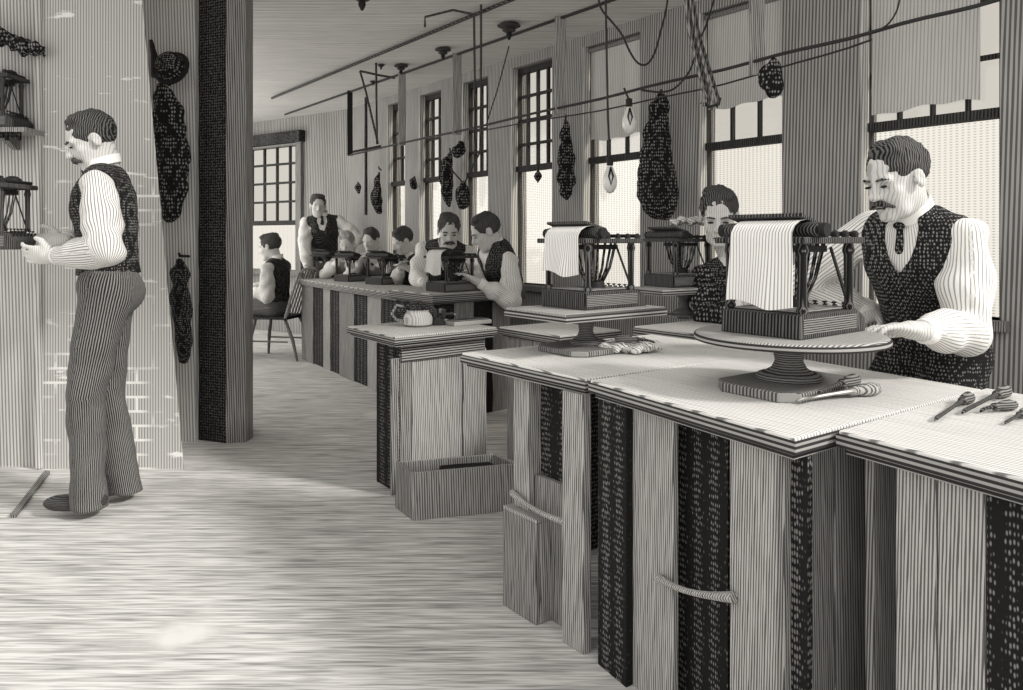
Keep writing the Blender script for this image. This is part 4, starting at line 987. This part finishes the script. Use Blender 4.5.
    if shoes:
        for k in (-1, 1):
            hp, kn, an, fd = legs[k]; z = an[2]-.085*s; rr = np.cross(fd, (0, 0, 1)); RS = np.stack([rr, fd, np.array((0, 0, 1.))], 1); g0 = np.array((an[0], an[1], z))
            field_mesh('shoe', [('add', ell(g0+fd*-.02*s+np.array((0, 0, .045)), np.array((.042, .06, .052))*s, RS), .02), ('add', ell(g0+fd*.09*s+np.array((0, 0, .030)), np.array((.046, .105, .036))*s, RS), .02), ('cut', plane(g0+np.array((0, 0, .004)), (0, 0, -1)))], .008 if h < .01 else .012, M_leather, t, origin=base)
    return t
def stool(x, y, z, label):
    t = thing('stool', label, 'stool', (x, y, 0), .3, 'stools at the benches')
    MB().lathe([(.10, z-.03), (.15, z-.028), (.155, z-.012), (.15, z), (.01, z)], 20).build('seat', M_board2, t, smooth=True)
    for k in range(4):
        a = PI/4+k*PI/2; MB().tube([(.09*math.cos(a), .09*math.sin(a), z-.03), (.15*math.cos(a), .15*math.sin(a), 0)], [.015, .012], 8).build('leg', M_board2, t)
    MB().tube([(.13*math.cos(a), .13*math.sin(a), .2) for a in [PI/4+k*PI/2 for k in range(5)]], .009, 6).build('foot_ring', M_board2, t)
    return t
A = np.array
# 1 standing man at left, facing left, head bent over the machine he holds
Ym = 3.32
g1 = W(110, 500, Ym)
pel = A(W(109, 281, Ym)); nck = A(W(106, 173, Ym-.02))
ft = {-1: (xa(122, 3.42), 3.42, .085, 95), 1: (xa(84, 3.30), 3.30, .085, 80)}
# he faces -x: yaw = +90deg; his left side (k=-1) is towards the camera (-y)
wl_ = A(W(54, 256, 3.10)); wr_ = A(W(62, 240, 3.36))
ft = {-1: (xa(88, 3.24), 3.24, .085, 88), 1: (xa(122, 3.44), 3.44, .085, 98)}
person('standing man at left in dark waistcoat and striped trousers, holding a machine', (g1.x, g1.y, 0), pel, nck, math.radians(112), A(W(92, 141, Ym-.03)), math.radians(124), math.radians(-26),
       wr={-1: wl_, 1: wr_}, hand={-1: (A((-1, .12, .06)), A((0, .9, .35)), .55), 1: (A((-1, -.1, -.05)), A((0, -.7, .5)), .6)}, poles={-1: A((.35, -.45, -1)), 1: A((-.5, .3, -1))},
       feet=ft, h=.0072, moustache=True, scale=1.02, hsc=1.03, elbow_l=(.315, .285), shirt=M_shirt2, sh_yaw=math.radians(108))
# machine in his hands
mH = copy_tree(mC, (xa(-9, 3.26), 3.28, 1.155), math.radians(0), 'machine held in both hands by the standing man at left', 'typewriters being finished')
mH.scale = (.85, .85, 1.15)
# 2 moustached man at right, hands on the turntable
Yr = 2.36
pel = A(W(925, 372, 2.78)); pel[2] = .80
nck = A(W(913, 218, Yr)); pel = A((xa(934, 2.48), 2.48, .845))
wR = A(W(874, 312, 2.60)); wL = A(W(920, 331, 2.07))
person('moustached man at right in dark waistcoat and white shirt, hand on the turntable', (pel[0], pel[1], 0), pel, nck, math.radians(118), A(W(897, 179, Yr-.05)), math.radians(108), math.radians(-20),
       wr={-1: wL, 1: wR}, hand={-1: (A((-.95, -.10, .12)), A((-.1, -.15, -1)), .45), 1: (A((-.8, -.45, -.3)), A((0, 0, -1)), .4)}, poles={-1: A((.6, .3, -.9)), 1: A((-.2, .5, -1))},
       feet={-1: (pel[0]+.02, pel[1]-.10, .085, 135), 1: (pel[0]-.12, pel[1]+.12, .085, 140)}, h=.0065, moustache=True, scale=.95, hsc=1.05, shw=.162, sh_yaw=math.radians(122), trous=M_vest)
# 3 clean-shaven man behind the big machine
Y3 = 3.72
pel = A((xa(742, 3.95), 3.95, .62)); nck = A(W(733, 262, Y3+.08))
person('clean-shaven man behind the two big machines, looking down', (pel[0], pel[1], 0), pel, nck, math.radians(165), A(W(719, 216, Y3)), math.radians(162), math.radians(-22),
       wr={-1: A(W(772, 300, 3.5)), 1: A(W(748, 304, 3.45))}, shw=.155, feet={-1: (pel[0]+.0, pel[1]-.38, .085, 165), 1: (pel[0]-.22, pel[1]-.30, .085, 165)}, h=.0085, moustache=False, scale=.98, hsc=1.18, shirt=M_coat)
stool(pel[0], pel[1]+.02, .50, 'stool under the clean-shaven man behind the big machines')
# 4 seated man on a chair at the far left, back to the camera, facing left
Ys = 7.62
bx = xa(276, Ys); pel = A((bx, Ys, .54)); nck = A(W(277, 262, Ys-.02))
person('seated man in shirt sleeves on the chair by the far window', (bx, Ys, 0), pel, nck, math.radians(78), A(W(270, 247, Ys-.02)), math.radians(84), math.radians(-14),
       wr={-1: A(W(254, 290, Ys-.15)), 1: A(W(252, 286, Ys+.2))}, poles={-1: A((.2, -.5, -1)), 1: A((.2, .5, -1))}, feet={-1: (bx-.42, Ys-.12, .085, 90), 1: (bx-.40, Ys+.14, .085, 90)}, h=.012, hsc=1.12, shirt=M_shirt2)
t = thing('wooden_chair', 'wooden spindle-back chair with splayed legs under the seated man', 'chair', (bx+.02, Ys, 0), math.radians(-12))
MB().box(-.22, .20, -.20, .20, .40, .43).build('seat', M_dark, t, .01)
for sx in (-1, 1):
    for sy in (-1, 1): MB().tube([(sx*.16, sy*.15, .40), (sx*.20+(.06 if sx > 0 else 0), sy*.18, .2), (sx*.22+(.10 if sx > 0 else 0), sy*.20, 0)], [.016, .018, .012], 8).build('leg', M_brown, t)
MB().tube([(.19, -.20, .42), (.25, -.20, .62), (.33, -.19, .86), (.35, -.10, .90), (.36, 0, .91), (.35, .10, .90), (.33, .19, .86), (.25, .20, .62), (.19, .20, .42)], .014, 8).build('back_hoop', M_board, t)
for k in range(5): MB().tube([(.18, -.13+.065*k, .43), (.345, -.12+.06*k, .90)], .008, 6).build('spindle', M_brown, t)
for y in (-.17, .17): MB().tube([(-.18, y, .18), (.2, y, .18)], .009, 6).build('stretcher', M_brown, t)
# 5 standing man at the very back
Y5 = 8.45
pel = A((xa(325, Y5), Y5, .93)); nck = A(W(322, 217, Y5-.05))
person('standing man at the very back, dark waistcoat, leaning on the bench end', (pel[0], pel[1], 0), pel, nck, math.radians(192), A(W(318, 206, Y5-.08)), math.radians(200), math.radians(-8),
       wr={1: A(W(307, 268, Y5-.35)), -1: A(W(345, 250, Y5-.25))}, poles={1: A((-.5, .3, -.2)), -1: A((.8, .3, -.3))}, feet={-1: (pel[0]+.12, Y5, .085, 185), 1: (pel[0]-.12, Y5, .085, 185)}, h=.0115, hsc=1.08)
# 6,7 two seated heads, 8 bending man with waistcoat
def sitter(label, hx, hy, Y, sc, yaw, hyaw, hpit, arms, vm=None, hs=1.1, sh=None, dz=0, hairmat=None):
    hd = A(W(hx, hy, Y)); nk = hd+A((.03, .05, -.155*sc)); pz = max(nk[2]-.47*sc, .48); pl = A((nk[0]+.04, nk[1]+.14, pz))
    w1, w2 = [A(W(*a)) for a in arms]
    person(label, (pl[0], pl[1], 0), pl, nk, math.radians(yaw), hd, math.radians(hyaw), math.radians(hpit), wr={1: w1, -1: w2}, feet={-1: (pl[0]+.02, pl[1]-.36, .085, yaw), 1: (pl[0]-.2, pl[1]-.34, .085, yaw)},
           h=.012, hsc=hs, scale=sc, vestmat=vm or M_shirt2, shirt=sh, hairmat=hairmat)
    stool(pl[0], pl[1], pz-.13, 'stool under '+label)
sitter('small pale-haired man seated second from the back, head bowed', 347, 243, 7.75, .92, 175, 178, -25, [(338, 262, 7.45), (352, 262, 7.4)], M_shirt2, 1.05, hairmat=M_board)
sitter('small seated man in white shirt, third from the back', 371, 240, 7.35, .92, 165, 160, -20, [(360, 262, 7.1), (376, 262, 7.05)], M_shirt, 1.05)
sitter('seated man in dark waistcoat seen in profile, fourth from the back', 403, 241, 6.75, .95, 150, 118, -28, [(401, 268, 6.5), (411, 270, 6.45)], M_vest, 1.08)
# 9 man leaning over the sheet of paper
Y9 = 6.0
pel = A((xa(444, 6.25), 6.25, .86)); nck = A(W(446, 246, Y9))
person('man leaning forward with both arms spread behind the long white sheet', (pel[0], pel[1], 0), pel, nck, math.radians(182), A(W(449, 231, Y9-.08)), math.radians(188), math.radians(-22),
       wr={1: A(W(424, 283, 5.6)), -1: A(W(470, 268, 5.6))}, poles={1: A((-.5, .3, -.9)), -1: A((.6, .3, -.8))}, feet={-1: (pel[0]+.12, 6.35, .085, 180), 1: (pel[0]-.12, 6.35, .085, 180)}, h=.0112, hsc=1.15, moustache=True, scale=.98)
# 10 man at right of it, profile left
Y10 = 5.45
pel = A((xa(505, 5.6), 5.6, .84)); nck = A(W(496, 247, Y10))
person('stout man in dark waistcoat bending left over the far machine, sleeves white', (pel[0], pel[1], 0), pel, nck, math.radians(120), A(W(486, 232, Y10-.05)), math.radians(104), math.radians(-28),
       wr={-1: A(W(478, 282, 5.1)), 1: A(W(470, 276, 5.35))}, poles={-1: A((.6, -.2, -.9)), 1: A((.2, .6, -1))}, feet={-1: (pel[0], 5.5, .085, 125), 1: (pel[0]-.15, 5.75, .085, 125)}, h=.0105, hsc=1.10, moustache=False, scale=1.02)
